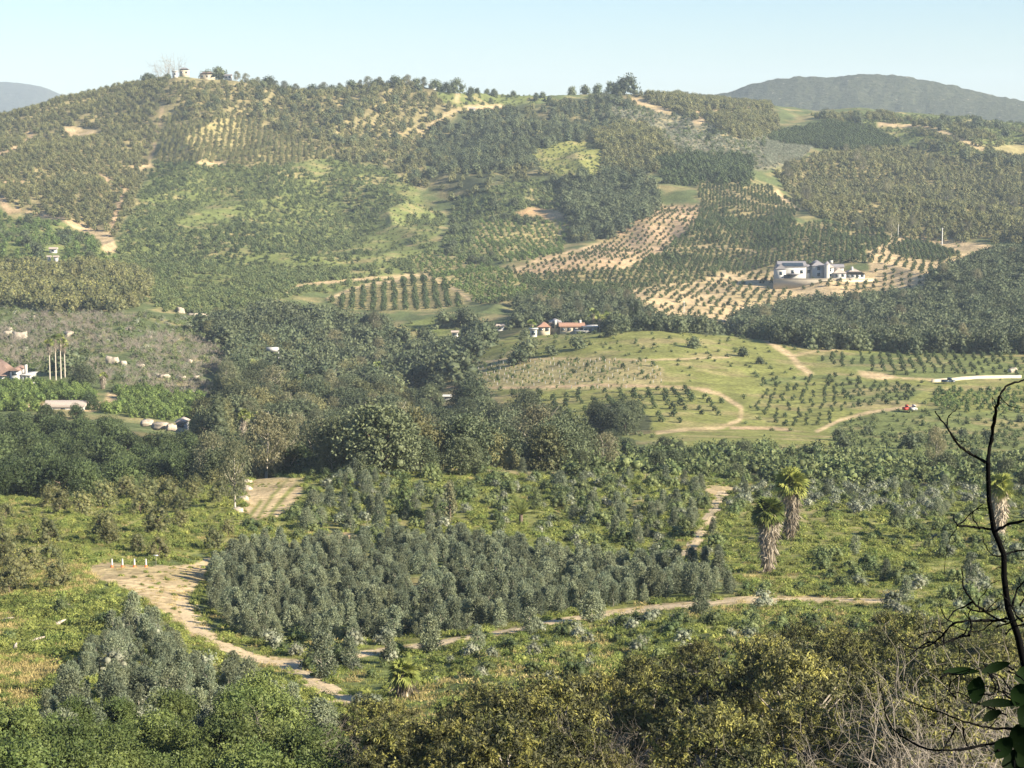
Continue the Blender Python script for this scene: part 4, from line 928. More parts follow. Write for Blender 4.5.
for i, (px, D, h) in enumerate([(532, 858, 17), (593, 870, 24), (600, 862, 20), (618, 858, 20), (608, 866, 22)]):
    fan_palm('garden_palm', px, D, h, ['small palm beside the white cube left of the ranch house', 'broad palm behind the right end of the ranch house', 'palm just right of the ranch house', 'yellowish palm farthest right of the ranch house', 'palm between two others right of the ranch house'][i], skirt=(.5, 1), skirt_r=.5, nfan=26, fan=2.4, seed=60+i)

def cypress(px, D, hpx, label, wpx=5, seed=0, name='cypress', mat='oak'):
    p = spot(px, D); h = hpx*MPP(D); q = np.random.default_rng(seed+500); w = wpx*MPP(D)/2
    root = bpy.data.objects.new(name, None); scene.collection.objects.link(root); root.location = p; tag(root, label, 'tree')
    g = G(); g.tube([(0, 0, -.4), (0, 0, h*.7)], [w*.2, w*.06], 0, 6); g.obj('trunk', ['bark'], root)
    g = G(); clumped_crown(g, h*.06, h*.98, w, max(20, int(h*7)), w*.42, 46, max(.2, MPP(D)*1.5), max(.12, MPP(D)*.8), 0, q, 'tall' if wpx < 8 else 'cone', droop=-.3); g.obj('crown', [mat], root); return root
cypress(631, 838, 27, 'left one of two dark pencil cypresses by the ranch house', 3.6, 1); cypress(636, 838, 30, 'right and taller of two dark pencil cypresses by the ranch house', 3.6, 2)
cypress(362, 318, 27, 'small dark conical tree on the grassy crest', 15, 3); cypress(405, 272, 46, 'tall dark conical tree above the plantation', 22, 4, mat='grove'); cypress(450, 268, 40, 'dark pointed tree rising from the grey bushes', 17, 5, mat='gumtall')
cypress(218, 505, 58, 'tall dark conifer at the left end of the valley woods', 30, 6, 'conifer_tree')
cypress(225, 515, 50, 'brownish conifer in front of the leaning palm', 26, 7, 'conifer_tree', 'avo')
def crest_D(px):
    a = float(pix_ray(px, 90)[0]); j = int(np.argmin(np.abs(A-a))); m = (Dg > 1500) & (Dg < 2250); return float(Dg[m][np.argmax(S[m, j])])
def single(kind, px, D, h, label, name=None, wide=1.0, var=0, lift=0):
    p = spot(px, D); d = PROTO[kind][var % len(PROTO[kind])]; fn = name or FAMILY[kind]
    sc = h/d['h']
    o = bpy.data.objects.new(fn, None if 'trunk' in d else d['whole']); scene.collection.objects.link(o)
    if 'trunk' in d:
        for part in ('trunk', 'crown'):
            c = bpy.data.objects.new(part, d[part]); scene.collection.objects.link(c); c.parent = o
    o.location = (p.x, p.y, p.z-.05*h+lift); o.scale = (sc*wide, sc*wide, sc); o.rotation_euler.z = px*1.7; tag(o, label, 'tree'); return o
single('gumtree', 266, 355, 13, 'big eucalyptus with forked pale trunk behind the sandy terrace', var=0)
single('gumtree', 286, 360, 12, 'slender eucalyptus right of the forked one behind the terrace', var=1)
single('gumtree', 318, 365, 11.5, 'grey eucalyptus at the left end of the grassy crest', var=2)
single('gumtree', 540, 420, 15, 'wide spreading eucalyptus with white limbs at the end of the valley woods', wide=1.35, var=1)
single('gumtree', 520, 440, 13, 'dark eucalyptus left of the wide spreading one', wide=1.2, var=2)
single('gumtree', 604, 395, 8, 'low eucalyptus clump where woods meet the weedy slope', wide=1.3, var=0)
single('gumtree', 935, 372, 9, 'thin twiggy grey tree in the dark scrub below the green field', wide=.7, var=0)
single('gumtree', 235, 290, 10.5, 'tall olive brown tree beside the terrace stumps', wide=.7, var=2)
single('rust_tree', 372, 385, 11, 'dead reddish brown tree behind the grassy crest', wide=.8)
[single('grove_mid', a_, b_, c_, l_) for a_, b_, c_, l_ in [(46, 560, 4.6, 'rounded tree at the left end of the buff roofed barn'), (76, 562, 4.4, 'rounded tree at the right end of the buff roofed barn'), (60, 552, 3.4, 'low rounded tree in front of the buff roofed barn'), (90, 590, 5, 'shrubby tree by the drive bend beside the barn')]]
single('oak_far', 66, 690, 9.2, 'big round dark oak beside the tall slim palms', wide=1.25); single('oak_mid', 84, 655, 8.2, 'dark oak right behind the bright citrus rows', wide=1.0)
single('oak_far', 455, 716, 13, 'very large dark oak above the knoll strip', wide=1.15); single('oak_far', 405, 740, 9, 'dark oak casting shade on the small meadow', wide=1.2)
for px, D, h, lb in [(527, 742, 7, 'dark round tree on the left shoulder of the knoll'), (519, 728, 6, 'smaller dark tree on the left shoulder of the knoll'), (551, 738, 4, 'dark bush left of centre on the green knoll'), (577, 742, 5, 'round bush in the centre of the green knoll'), (694, 735, 4, 'low dark bush alone on the right part of the knoll'), (612, 764, 4.5, 'dark bush on the knoll top in front of the palms')]:
    single('oak_far', px, D, h, lb, name='oak_bush' if h < 6 else 'oak_tree', wide=1.2)
for px_, py_, h_, lb_ in [(323, 678, 3.4, 'lone blue grey bush at the road fork'), (431, 652, 2.8, 'lone blue grey bush by the road above the short palm'), (478, 650, 2.0, 'small blue grey bush on the near verge of the road'), (592, 622, 2.6, 'blue grey bush on the near verge in mid road'), (530, 634, 2.2, 'blue grey bush on the near verge left of mid road'), (701, 614, 2.5, 'blue grey bush on the near verge beside the rubble'), (388, 662, 2.2, 'low blue grey bush right behind the short palm'), (134, 622, 2.6, 'lone blue grey bush poking into the sandy clearing'), (350, 668, 2.4, 'blue grey bush just right of the road fork')]:
    g_ = ground_at(px_, py_); single('gum_shrub', px_, g_.y, h_, lb_, wide=1.2, var=int(px_))
# skyline trees
p_hill = [(168, 20, 'bare_far', 'tallest leafless tree on the hill crest'), (160, 15, 'bare_far', 'thin leafless tree left of the tallest one on the crest'), (176, 17, 'bare_far', 'leafless tree right of the tallest one on the crest')]
for px, hpx, kd, lb in p_hill: 
    o = single('bare_tree', px, crest_D(px), hpx*1.0, lb, name='bare_tree', wide=.8)
for i, (px, hpx, lb) in enumerate([(147, 9, 'dark round tree on the crest left of the leafless trees'), (152, 7, 'dark tree beside the leafless trees'), (207, 9, 'tree behind the cream house on the crest'), (219, 11, 'tallest tree on the crest beside the cream house'), (237, 9, 'first of the long line of pale trees on the crest'), (246, 9, 'second pale tree on the crest'), (258, 8, 'pale tree on the crest above the rows')]):
    single('gumtree' if i > 3 else 'oak_far', px, crest_D(px), hpx*1.0, lb, wide=1.2, var=i)
for i, px in enumerate(range(268, 440, 7)):
    hh = [9, 8, 10, 7, 9, 6][i % 6]; o = single('gumtree' if i % 3 else 'oak_far', px+(i*5) % 4, crest_D(px), hh*1.05, 'pale feathery tree in the line along the far crest', wide=1.25, var=i)
    o['group'] = 'trees lined along the far crest'
for i, (px, h, lb) in enumerate([(447, 9, 'dark tree left of the pale track on the saddle'), (457, 13, 'small pointed tree above the pale track on the saddle'), (471, 6, 'round tree right of the pale track on the saddle'), (487, 5, 'pair like dark tree on the saddle'), (494, 5, 'flat dark tree on the saddle'), (628, 18, 'tallest bushy tree on the middle ridge'), (620, 13, 'tree left of the tallest one on the middle ridge'), (611, 11, 'tree on the middle ridge farther left'), (598, 9, 'low tree on the middle ridge'), (585, 9, 'broad tree on the middle ridge'), (572, 8, 'small tree at the left end of the middle ridge')]):
    single('oak_far', px, crest_D(px), h*1.0, lb, wide=1.0, var=i)

# ---- houses
M.update(white=plain_mat('white_plaster', (.44,.435,.41), .8, 1.5, .08, bump=.1), cream=plain_mat('cream_plaster', (.46,.40,.30), .8, 1.5, .1, bump=.1), terracotta=plain_mat('clay_tiles', (.34,.20,.14), .8, 3, .2),
         slate=plain_mat('grey_roof', (.23,.22,.23), .8, 3, .2), buff=plain_mat('buff_roof', (.40,.34,.29), .85, 3, .15), glass=plain_mat('window_glass', (.03,.045,.06), .12, 2, .1, spec=.6, bump=0),
         metal=plain_mat('pale_metal', (.62,.62,.60), .5, 3, .1), red=plain_mat('red_paint', (.50,.06,.04), .5, 3, .15), orange=plain_mat('orange_paint', (.75,.16,.05), .5, 3, .1), wood=plain_mat('weathered_wood', (.42,.36,.30), .9, 5, .25),
         stone=plain_mat('pale_rock', (.37,.32,.25), .9, 1.2, .3, bump=.8), asphalt=plain_mat('asphalt', (.14,.14,.14), .9, 1, .1), brown=plain_mat('brown_roof', (.22,.15,.12), .9, 2, .2), tyre=plain_mat('rubber', (.02,.02,.02), .8))
def part(name, mats, parent, fn):
    g = G(); fn(g); return g.obj(name, mats, parent)
def roof_geo(g, x0, x1, y0, y1, z, rh, kind='hip', ov=.5, m=0):
    x0 -= ov; x1 += ov; y0 -= ov; y1 += ov; cx, cyy = (x0+x1)/2, (y0+y1)/2
    if kind == 'flat': g.box((x0, y0, z+.003), (x1, y1, z+max(rh, .25)), m); return
    alongx = (x1-x0) >= (y1-y0)
    if kind == 'gable_front': alongx = False
    i = 0 if kind.startswith('gable') else min(x1-x0, y1-y0)/2*.95
    if alongx: r = [(x0+i, cyy, z+rh), (x1-i, cyy, z+rh)]
    else: r = [(cx, y0+i, z+rh), (cx, y1-i, z+rh)]
    b = [(x0, y0, z+.003), (x1, y0, z+.003), (x1, y1, z+.003), (x0, y1, z+.003)]
    V = b+r
    if alongx: q4 = [(0, 1, 5, 4), (2, 3, 4, 5)]; t3 = [(1, 2, 5), (3, 0, 4)]
    else: q4 = [(1, 2, 5, 4), (3, 0, 4, 5)]; t3 = [(0, 1, 4), (2, 3, 5)]
    g.add(V, np.array(q4+[(3, 2, 1, 0)]), m); g.add(V, np.array(t3), m)
def house(name, label, px, D, mpp, blocks, cat='house', yaw=0.0, zoff=0):
    """blocks: (px0, px1, depth0, depth1, base_px, height_px, roof kind, roof px, wall mat, roof mat, windows across, rows)"""
    p = spot(px, D); root = bpy.data.objects.new(name, None); scene.collection.objects.link(root)
    root.location = (p.x, p.y, p.z+zoff); root.rotation_euler.z = yaw; tag(root, label, cat)
    for (a, b, d0, d1, bz, hz, rk, rp, wm, rm, nw, rows) in blocks:
        x0, x1, z0, h = (a-px)*mpp, (b-px)*mpp, bz*mpp, hz*mpp
        part('wall', [wm], root, lambda g: g.box((x0, d0, z0-3.0), (x1, d1, z0+h), 0))
        if rk: part('roof', [rm], root, lambda g: roof_geo(g, x0, x1, d0, d1, z0+h, rp*mpp, rk))
        for r in range(rows):
            for k in range(nw):
                xc = x0+(k+.5)*(x1-x0)/nw; zc = z0+h*(r+.55)/rows; w = min(.8, (x1-x0)/nw*.3); hh = min(.9, h/rows*.27)
                f = part('window', ['glass'], root, lambda g: g.box((xc-w, d0-.06, zc-hh), (xc+w, d0+.05, zc+hh), 0))
                if mpp < .5: part('frame', [wm], f, lambda g: (g.box((xc-w-.12, d0-.10, zc-hh-.15), (xc+w+.12, d0-.062, zc-hh), 0), g.box((xc-w-.12, d0-.10, zc+hh), (xc+w+.12, d0-.062, zc+hh+.15), 0)))
    return root
mp = MPP(1105)
h1 = house('mansion', 'large white mansion with grey hip roofs and turret above a cream retaining wall', 822, 1105, mp, [
 (779, 806, 0, 13, 1, 11, 'gable', 5, 'white', 'slate', 3, 1), (775, 785, -3, 6, 1, 9, 'gable_front', 5, 'white', 'slate', 1, 1), (806, 812, 2, 12, 1, 11, 'hip', 2, 'white', 'slate', 1, 1),
 (812, 825, 0, 12, 1, 12, 'hip', 5, 'white', 'slate', 1, 2), (825, 833, -2, 8, 1, 10.5, 'hip', 3.5, 'white', 'buff', 1, 2), (833, 845, -3, 9, 1, 5, 'hip', 5, 'white', 'buff', 2, 1),
 (845, 864, -2, 8, 1, 4, 'hip', 5, 'white', 'buff', 4, 1), (806, 846, 8.2, 14, 1, 9, 'gable', 3.5, 'white', 'slate', 5, 1), (832, 838, -1, 8, 1, 6, 'flat', .6, 'white', 'white', 1, 1)])
part('turret', ['white', 'slate'], h1, lambda g: (g.tube([(2.2, -2.4, -2), (2.2, -2.4, 15*mp)], [1.5, 1.5], 0, 12), g.tube([(2.2, -2.4, 15*mp+.003), (2.2, -2.4, 18*mp)], [1.8, .05], 1, 12)))
part('chimney', ['white'], h1, lambda g: g.box((4.6, 3, 8), (6.2, 4.6, 18*mp), 0)); part('chimney', ['white'], h1, lambda g: g.box((15.8, 1, 3), (16.9, 2.2, 12*mp), 0))
part('garage_door', ['glass'], h1, lambda g: g.box((-21, -3.08, -.2), (-17.5, -3.0, 2.4), 0)); part('porch', ['slate'], h1, lambda g: g.box((-19, -5.0, 2.6), (-12, -.1, 2.9), 0))
part('solar_panel', ['glass'], h1, lambda g: g.add([(-21, -.2, 11*mp+1.0), (-10, -.2, 11*mp+1.0), (-10, 3.6, 11*mp+2.5), (-21, 3.6, 11*mp+2.5)], [(0, 1, 2, 3)], 0))
pw = spot(822, 1098); w1 = bpy.data.objects.new('retaining_wall', None); scene.collection.objects.link(w1); w1.location = (pw.x, pw.y, pw.z); tag(w1, 'long cream retaining wall below the white mansion', 'wall')
part('wall', ['cream'], w1, lambda g: g.box((-26, 0, -4), (29, 1, 1.2), 0)); part('coping', ['cream'], w1, lambda g: g.box((-26.2, -.2, 1.203), (29.2, 1.2, 1.45), 0))
mp = MPP(850)
h2 = house('ranch_house', 'white ranch house with red tile roofs behind the knoll', 565, 850, mp, [
 (538, 550, 0, 8, 2, 5.5, 'hip', 4, 'cream', 'terracotta', 2, 1), (550, 561, 4, 12, 3, 8, 'gable', 2.5, 'cream', 'slate', 2, 1), (560, 584, -1, 8, 2, 6, 'gable', 3.2, 'cream', 'terracotta', 4, 1),
 (583, 597, -3, 5, 0, 8, 'flat', .6, 'white', 'white', 3, 1), (575, 588, -4, 2, 0, 4, 'flat', .5, 'white', 'white', 2, 1)])
for cx_ in (555.5, 580.5): part('chimney', ['white'], h2, lambda g: g.box(((cx_-565)*mp-.5, 3, 3), ((cx_-565)*mp+.5, 4, 13.8*mp), 0))
house('garden_shed', 'plain white cube shed left of the red tiled ranch house', 533.5, 842, mp, [(530, 537, 0, 3, 0, 8, 'flat', .5, 'white', 'white', 1, 1)], 'shed')
mp = MPP(660)
h3 = house('white_house', 'white house with big brown hip roof at the left edge beside the slim palms', 12, 660, mp, [
 (-16, 11, 0, 10, 2, 7.5, 'hip', 15, 'white', 'brown', 4, 1), (11, 20, -1, 8, 2, 13, 'gable_front', 3, 'white', 'brown', 1, 2), (20, 31, 0, 8, 2, 8, 'flat', .6, 'white', 'white', 3, 1)])
part('chimney', ['white'], h3, lambda g: g.box((11.5*mp, 2, 3), (14*mp, 3, 20*mp), 0))
part('balustrade', ['white'], h3, lambda g: [g.box((9*mp+i*.6, -3, -.5), (9*mp+i*.6+.12, -2.8, 1.1), 0) for i in range(13)]+[g.box((9*mp, -3.05, 1.103), (9*mp+7.6, -2.75, 1.3), 0)])
mp = MPP(585)
house('long_barn', 'low building with long buff roof among trees below the bright citrus rows', 64, 585, mp, [(44, 83, 0, 9, 3, 5, 'gable', 5, 'white', 'buff', 3, 1)], 'barn', zoff=-1.6)
house('small_hut', 'small white gabled hut on the rocks right of the big dark grove', 182, 520, MPP(520), [(176, 186, 0, 5, 14, 7, 'gable_front', 3, 'white', 'buff', 1, 1)], 'hut')
def cabin(name, px, D, w, h, label, rk='gable', rm='buff', wm='white', rp=2, cat='cabin', dz=0, nw=1):
    if D < 0: D = ground_at(px, -D).y
    return house(name, label, px, D, MPP(D), [(px-w/2, px+w/2, 0, w*MPP(D)*.6, dz, h, rk, rp, wm, rm, nw, 1)], cat)
cabin('hilltop_house', 184, crest_D(184)-6, 9, 6, 'cream box house with grey roof by the tallest leafless tree', 'hip', 'slate', 'cream', 2, 'house', 1, 2)
cabin('hilltop_house', 175, crest_D(175)-6, 5, 4.5, 'small white wing left of the cream box house on the crest', 'flat', 'white', 'white', 1, 'house', 1)
cabin('hilltop_house', 207, crest_D(207)-6, 14, 5, 'long cream house with brown roof on the crest', 'hip', 'brown', 'cream', 2.5, 'house', 1, 3)
cabin('hilltop_house', 228, crest_D(228)-6, 7, 3.5, 'low white house right of the long cream one', 'gable', 'slate', 'white', 1.5, 'house', 1, 2)
cabin('hilltop_house', 432, 1880, 7, 4, 'white house half hidden left of the pale saddle track', 'gable', 'white', 'white', 1, 'house', 1, 2)
cabin('field_cabin', 472, 1800, 6, 3, 'small white gabled cabin in the saddle below the pale track', cat='cabin', dz=1)
cabin('field_cabin', 500, -331, 8, 4.5, 'white cabin at the upper edge of the valley meadow', dz=.5); cabin('field_cabin', 455, -337, 6, 4, 'small white cabin hidden in the dark oaks', dz=.5)
cabin('field_cabin', 53, -253, 7, 3.5, 'white shed on the garden slope at the left', dz=.3); cabin('tent', 49, -262, 3, 3, 'left one of two small white tents', rp=1.5, cat='tent', dz=2, nw=0); cabin('tent', 56, -262, 4, 3, 'right and wider of two small white tents', rp=1.5, cat='tent', dz=2, nw=0)
cabin('roadside_cabin', 1009, 1150, 7, 4, 'white cabin at the right end beyond the bare slope', dz=2); cabin('roadside_cabin', 1001, 1152, 4, 3, 'tiny pale shed left of the white cabin beyond the bare slope', dz=2)
cabin('mountain_building', 825, 4050, 8, 3, 'white building on the crest of the grey mountain', 'flat', 'white', 'white', .6, 'building', 0, 2)
cabin('shelter', 411, -388, 5, 5, 'small white box in the woods left of the knoll strip', 'flat', 'white', 'white', .6, 'shelter', .5)
cabin('shelter', 447, -400, 7, 3, 'tilted white roof showing in the dark woods', 'gable', 'white', 'white', 2, 'shelter', .5)
def pole(px, D, hpx, label, r=.12, name='utility_pole', mat='metal', box=None):
    p = spot(px, D); root = bpy.data.objects.new(name, None); scene.collection.objects.link(root); root.location = p; tag(root, label, 'pole'); h = hpx*MPP(D)
    part('post', [mat], root, lambda g: g.tube([(0, 0, -.5), (0, 0, h)], [r, r*.8], 0, 8))
    if box: part('tank', ['white'], root, lambda g: g.box((-box, -.6, h-1.5), (-.25, .6, h), 0))
    else: part('crossarm', [mat], root, lambda g: g.box((-.6, -.06, h-.6), (.6, .06, h-.48), 0))
    return root
pole(942, 1270, 18, 'tall white pole in the right hand grove', .3); pole(898, 1290, 14, 'shorter pale pole left of the tall one in the grove', .2)
pole(279, 750, 29, 'pole with a white box on top in the valley woods', .14, box=4.5); pole(684, 1000, 12, 'thin pole by the green orchard edge', .12); pole(187, 515, 22, 'thin white pole beside the small hut', .1)
pole(636, 905, 22, 'pole with pale tank head behind the two cypresses', .15, box=2.2)
# long white wall and the dark boxes beside it
pa, pb = spot(908, 655), spot(1016, 690)
def wall_between(name, a, b, h, t, mat, label):
    d = (b-a); L = d.length; n = 24; o = bpy.data.objects.new(name, None); scene.collection.objects.link(o); tag(o, label, 'wall'); o.location = a
    g = G(); pts = [a+d*(i/n) for i in range(n+1)]; zs = [float(height(p.x, p.y)) for p in pts]; nn = Vector((-d.y, d.x, 0)).normalized()*t/2
    V = []
    for p, z in zip(pts, zs):
        for s_ in (-1, 1):
            for zz in (z-1, z+h): V.append(((p+nn*s_).x-a.x, (p+nn*s_).y-a.y, zz-a.z))
    Fq = []
    for i in range(n):
        b0 = i*4; Fq += [(b0, b0+4, b0+5, b0+1), (b0+2, b0+3, b0+7, b0+6), (b0+1, b0+5, b0+7, b0+3)]
    Fq += [(0, 1, 3, 2), (n*4, n*4+2, n*4+3, n*4+1)]
    g.add(np.array(V), np.array(Fq), 0); g.obj('wall', [mat], o)
    return o
w2 = wall_between('white_wall', spot(932, 668), spot(1021, 684), 1.0, .5, 'cream', 'long white wall crossing the rows at the right edge')
def truck(name, px, D, L, label, body='red', cat='truck'):
    p = ground_at(px, D); root = bpy.data.objects.new(name, None); scene.collection.objects.link(root); root.location = (p.x, p.y, p.z+.1); tag(root, label, cat); root.rotation_euler.z = .15
    part('body', [body], root, lambda g: (g.box((-L/2, -.95, .55), (L*.18, .95, 1.3), 0), g.box((L*.18, -.95, .55), (L/2, .95, 1.15), 0), g.box((L*-.02, -.85, 1.303), (L*.26, .85, 2.0), 0)))
    part('window', ['glass'], root, lambda g: g.box((L*.01, -.87, 1.4), (L*.23, .87, 1.85), 0))
    for sx in (-.32, .32):
        for sy in (-.85, .75):
            w = part('wheel', ['tyre'], root, lambda g: g.tube([(sx*L, sy, .4), (sx*L, sy+.22, .4)], [.42, .42], 0, 14)); part('rim', ['metal'], w, lambda g: g.tube([(sx*L, sy-.03, .4), (sx*L, sy-.01, .4)], [.2, .2], 0, 10))
truck('farm_cart', 906, 412, 1.7, 'small red farm cart standing at the top of the green field', 'red', 'cart'); truck('farm_cart', 913, 412, 2.0, 'small pale farm cart right of the red one', 'white', 'cart')
truck('parked_van', 948, 384, 4.2, 'dark van parked at the start of the long white wall', 'glass', 'van')
# striped posts by the clearing
for i, (px, lb) in enumerate([(112, 'leftmost white and orange post by the clearing'), (122.5, 'second white and orange post from the left by the clearing'), (134.5, 'third white and orange post by the clearing'), (146, 'rightmost white and orange post by the clearing')]):
    g0 = ground_at(px, 567); root = bpy.data.objects.new('traffic_post', None); scene.collection.objects.link(root); root.location = g0; tag(root, lb, 'post', 'striped posts at the edge of the clearing')
    part('tube', ['white'], root, lambda g: g.tube([(0, 0, .22), (0, 0, .82), (0, 0, .9)], [.11, .08, .04], 0, 12)); part('base', ['orange'], root, lambda g: g.tube([(0, 0, -.1), (0, 0, .05), (0, 0, .2)], [.22, .17, .12], 0, 12))
g0 = ground_at(156, 566); root = bpy.data.objects.new('fence_post', None); scene.collection.objects.link(root); root.location = g0; tag(root, 'thin pale green post right of the striped posts', 'post'); part('post', ['sage'], root, lambda g: g.tube([(0, 0, -.2), (0, 0, 1.2)], [.05, .05], 0, 6))
part('cap', ['metal'], root, lambda g: g.box((-.25, -.04, 1.1), (.25, .04, 1.2), 0))
g0 = ground_at(345, 470); root = bpy.data.objects.new('marker_post', None); scene.collection.objects.link(root); root.location = g0; tag(root, 'short white marker post at the left end of the grassy crest', 'post')
part('post', ['white'], root, lambda g: g.tube([(0, 0, -.2), (0, 0, 1.5)], [.22, .2], 0, 10)); part('plate', ['white'], root, lambda g: g.box((.2, -.06, .9), (.65, .06, 1.3), 0))
# rocks
def rock(px, D, wpx, hpx, label, seed=0, lift=0):
    p = spot(px, D); q = np.random.default_rng(seed+900); m = MPP(D)
    t = 3; V = []; n1, n2 = 9, 14
    for i in range(n1+1):
        for j in range(n2):
            a, b = math.pi*i/n1, 2*math.pi*j/n2; V.append((math.sin(a)*math.cos(b), math.sin(a)*math.sin(b), math.cos(a)))
    V = np.array(V); f = .45+1.1*fbm(V[:, 0]*1.6+seed*3, V[:, 1]*1.6+V[:, 2]*1.9, seed, 4); V = np.clip(V, -.72, .72)/.72; V[:, 2] = np.minimum(V[:, 2], .45+.5*f); V[:, 2] *= .75
    V = V*f[:, None]*np.array([wpx*m/2, wpx*m/2*.8, hpx*m])*1.05
    Fq = [(i*n2+j, i*n2+(j+1) % n2, (i+1)*n2+(j+1) % n2, (i+1)*n2+j) for i in range(n1) for j in range(n2)]
    g = G(); g.add(V, np.array(Fq)[:, ::-1], 0); o = g.obj('boulder', ['stone']); o.location = (p.x, p.y, p.z+hpx*m*.15+lift); o.rotation_euler.z = seed; tag(o, label, 'rock'); return o
for i, (px, D, w, h, lb) in enumerate([(20, 800, 13, 6, 'tall pale boulder beside a shrub at the left edge'), (8, 815, 8, 4, 'smaller pale boulder at the left edge'), (70, 795, 11, 4, 'flat cream boulder above the burnt slope'), (113, 715, 11, 7, 'rounded tan boulder in the middle of the burnt slope'), (123, 712, 8, 4, 'low boulder touching the rounded tan one'),
   (181, 905, 8, 5, 'pale boulder under the dark shrub on the green foot'), (193, 898, 9, 3, 'flat boulder on the green foot, left of the long one'), (204, 893, 9, 5, 'long slanting boulder on the green foot'), (165, 690, 12, 3, 'low grey outcrop at the lower burnt slope'), (180, 688, 10, 4, 'grey outcrop beside the valley woods'),
   (322, 706, 11, 6, 'pale dome boulder in the valley woods'), (854, 352, 6, 3, 'white boulder in the dark scrub'), (884, 350, 9, 4, 'white rocks at the silver scrub edge'), (1012, 700, 8, 4, 'pale boulder beyond the long white wall')]):
    rock(px, D, w, h, lb, i)
for i, (px, D, w, h, lb) in enumerate([(147, 512, 14, 3.4, 'long pale rock ledge above the big dark grove'), (161, 508, 14, 4.5, 'highest pale rock by the small hut'), (171, 505, 9, 4, 'pale rock just below the small hut')]): rock(px, D, w, h, lb, 30+i, lift=4.6)
for i in range(5): rock(672+i*2.6, 168+i*.6, 5, 2.4, ['pale stone leftmost of the rubble by the road', 'pale rubble stone second by the road', 'pale rubble stone in the middle by the road', 'rubble stone fourth by the road', 'rubble stone nearest the road bend'][i], 50+i)
for i, (px, py) in enumerate([(806, 606), (813, 609), (822, 612), (829, 616), (690, 646), (703, 650), (715, 648), (520, 668), (512, 672), (452, 662), (480, 655)]):
    g0 = ground_at(px, py); rock(px, g0.y, 7, 2.6, 'weathered pale stone on the weedy bank below the road', 60+i)['group'] = 'loose stones on the weedy bank'
for i, (px, py, w) in enumerate([(32, 318, 6), (95, 300, 5), (44, 330, 5), (128, 330, 6), (150, 338, 5), (172, 352, 6), (140, 366, 7), (190, 362, 5), (158, 376, 6), (100, 338, 5), (210, 352, 5), (85, 352, 5), (196, 378, 6), (10, 330, 5)]):
    g0 = ground_at(px, py); rock(px, g0.y, w, 2.4, 'small pale rock scattered on the burnt slope', 120+i)['group'] = 'small rocks on the burnt slope'
# logs
def log(px, py, L, ang, label, r=.16, fork=True):
    g0 = ground_at(px, py); d = Vector((math.cos(ang), math.sin(ang)*.6, .35)); q = np.random.default_rng(int(px))
    g = G(); e = np.array(d)*L; g.tube([(0, 0, .05), e*.5+np.array([0, 0, .1]), e], [r, r*.8, r*.3], 0, 8)
    if fork: g.tube([e*.45, e*.45+np.array([.3, -.2, .5])*L*.4], [r*.6, r*.15], 0, 6); g.tube([e*.3, e*.3+np.array([-.3, .3, .35])*L*.4], [r*.5, r*.12], 0, 6)
    o = g.obj('fallen_log', ['wood']); o.location = g0; tag(o, label, 'log')
for a in [(54, 627, 1.4, .9, 'forked bleached log in the meadow'), (15, 650, 1.1, 1.6, 'upright bleached stump in the dry patch'), (26, 645, 1.6, .5, 'slanting bleached branch beside the upright stump'), (0, 623, 1.2, .4, 'bleached log cut by the left edge'), (62, 608, .8, .6, 'short pale log below the old grove'), (12, 588, 1.2, .7, 'pale log under the old avocado trees')]: log(*a)
for i, (px, py) in enumerate([(247, 490), (242, 500), (238, 512), (246, 484)]):
    g0 = ground_at(px, py); rock(px, g0.y, 10, 4, ['pinkish woodpile at the top left of the sandy terrace', 'woodpile beside the terrace, second from the top', 'lowest woodpile beside the sandy terrace', 'small pinkish heap where terrace meets the woods'][i], 80+i)
# plant tubes on the knoll
tube_me = None
def plant_tubes():
    g = G(); g.tube([(0, 0, -.1), (0, 0, .95)], [.09, .09], 0, 6); me = g.mesh('plant_tube', ['white'])
    rg = np.random.default_rng(5); c = 0
    ids = [i for i, nme in enumerate(NAMES) if nme == 'knoll_dry']; mm = np.isin(cid, ids) & gvis & inpic
    x, y = jitter_grid(Xg[mm].min(), Xg[mm].max(), Yg[mm].min(), Yg[mm].max(), 6.5, rg, .25, 3.6, .12); z = height(x, y); px, py = to_pix(x, y, z)
    ok = np.nonzero(np.isin(cover_at(px, py), ids) & (z/y > occluded_by(x, y)-.001))[0]; rg.shuffle(ok)
    for i in ok[:150]:
        o = bpy.data.objects.new('plant_tube', me); scene.collection.objects.link(o); o.location = (x[i], y[i], z[i]); tag(o, 'thin white plant guard tube on the dry strip of the knoll', 'plant guard', 'white plant tubes on the knoll')
plant_tubes()
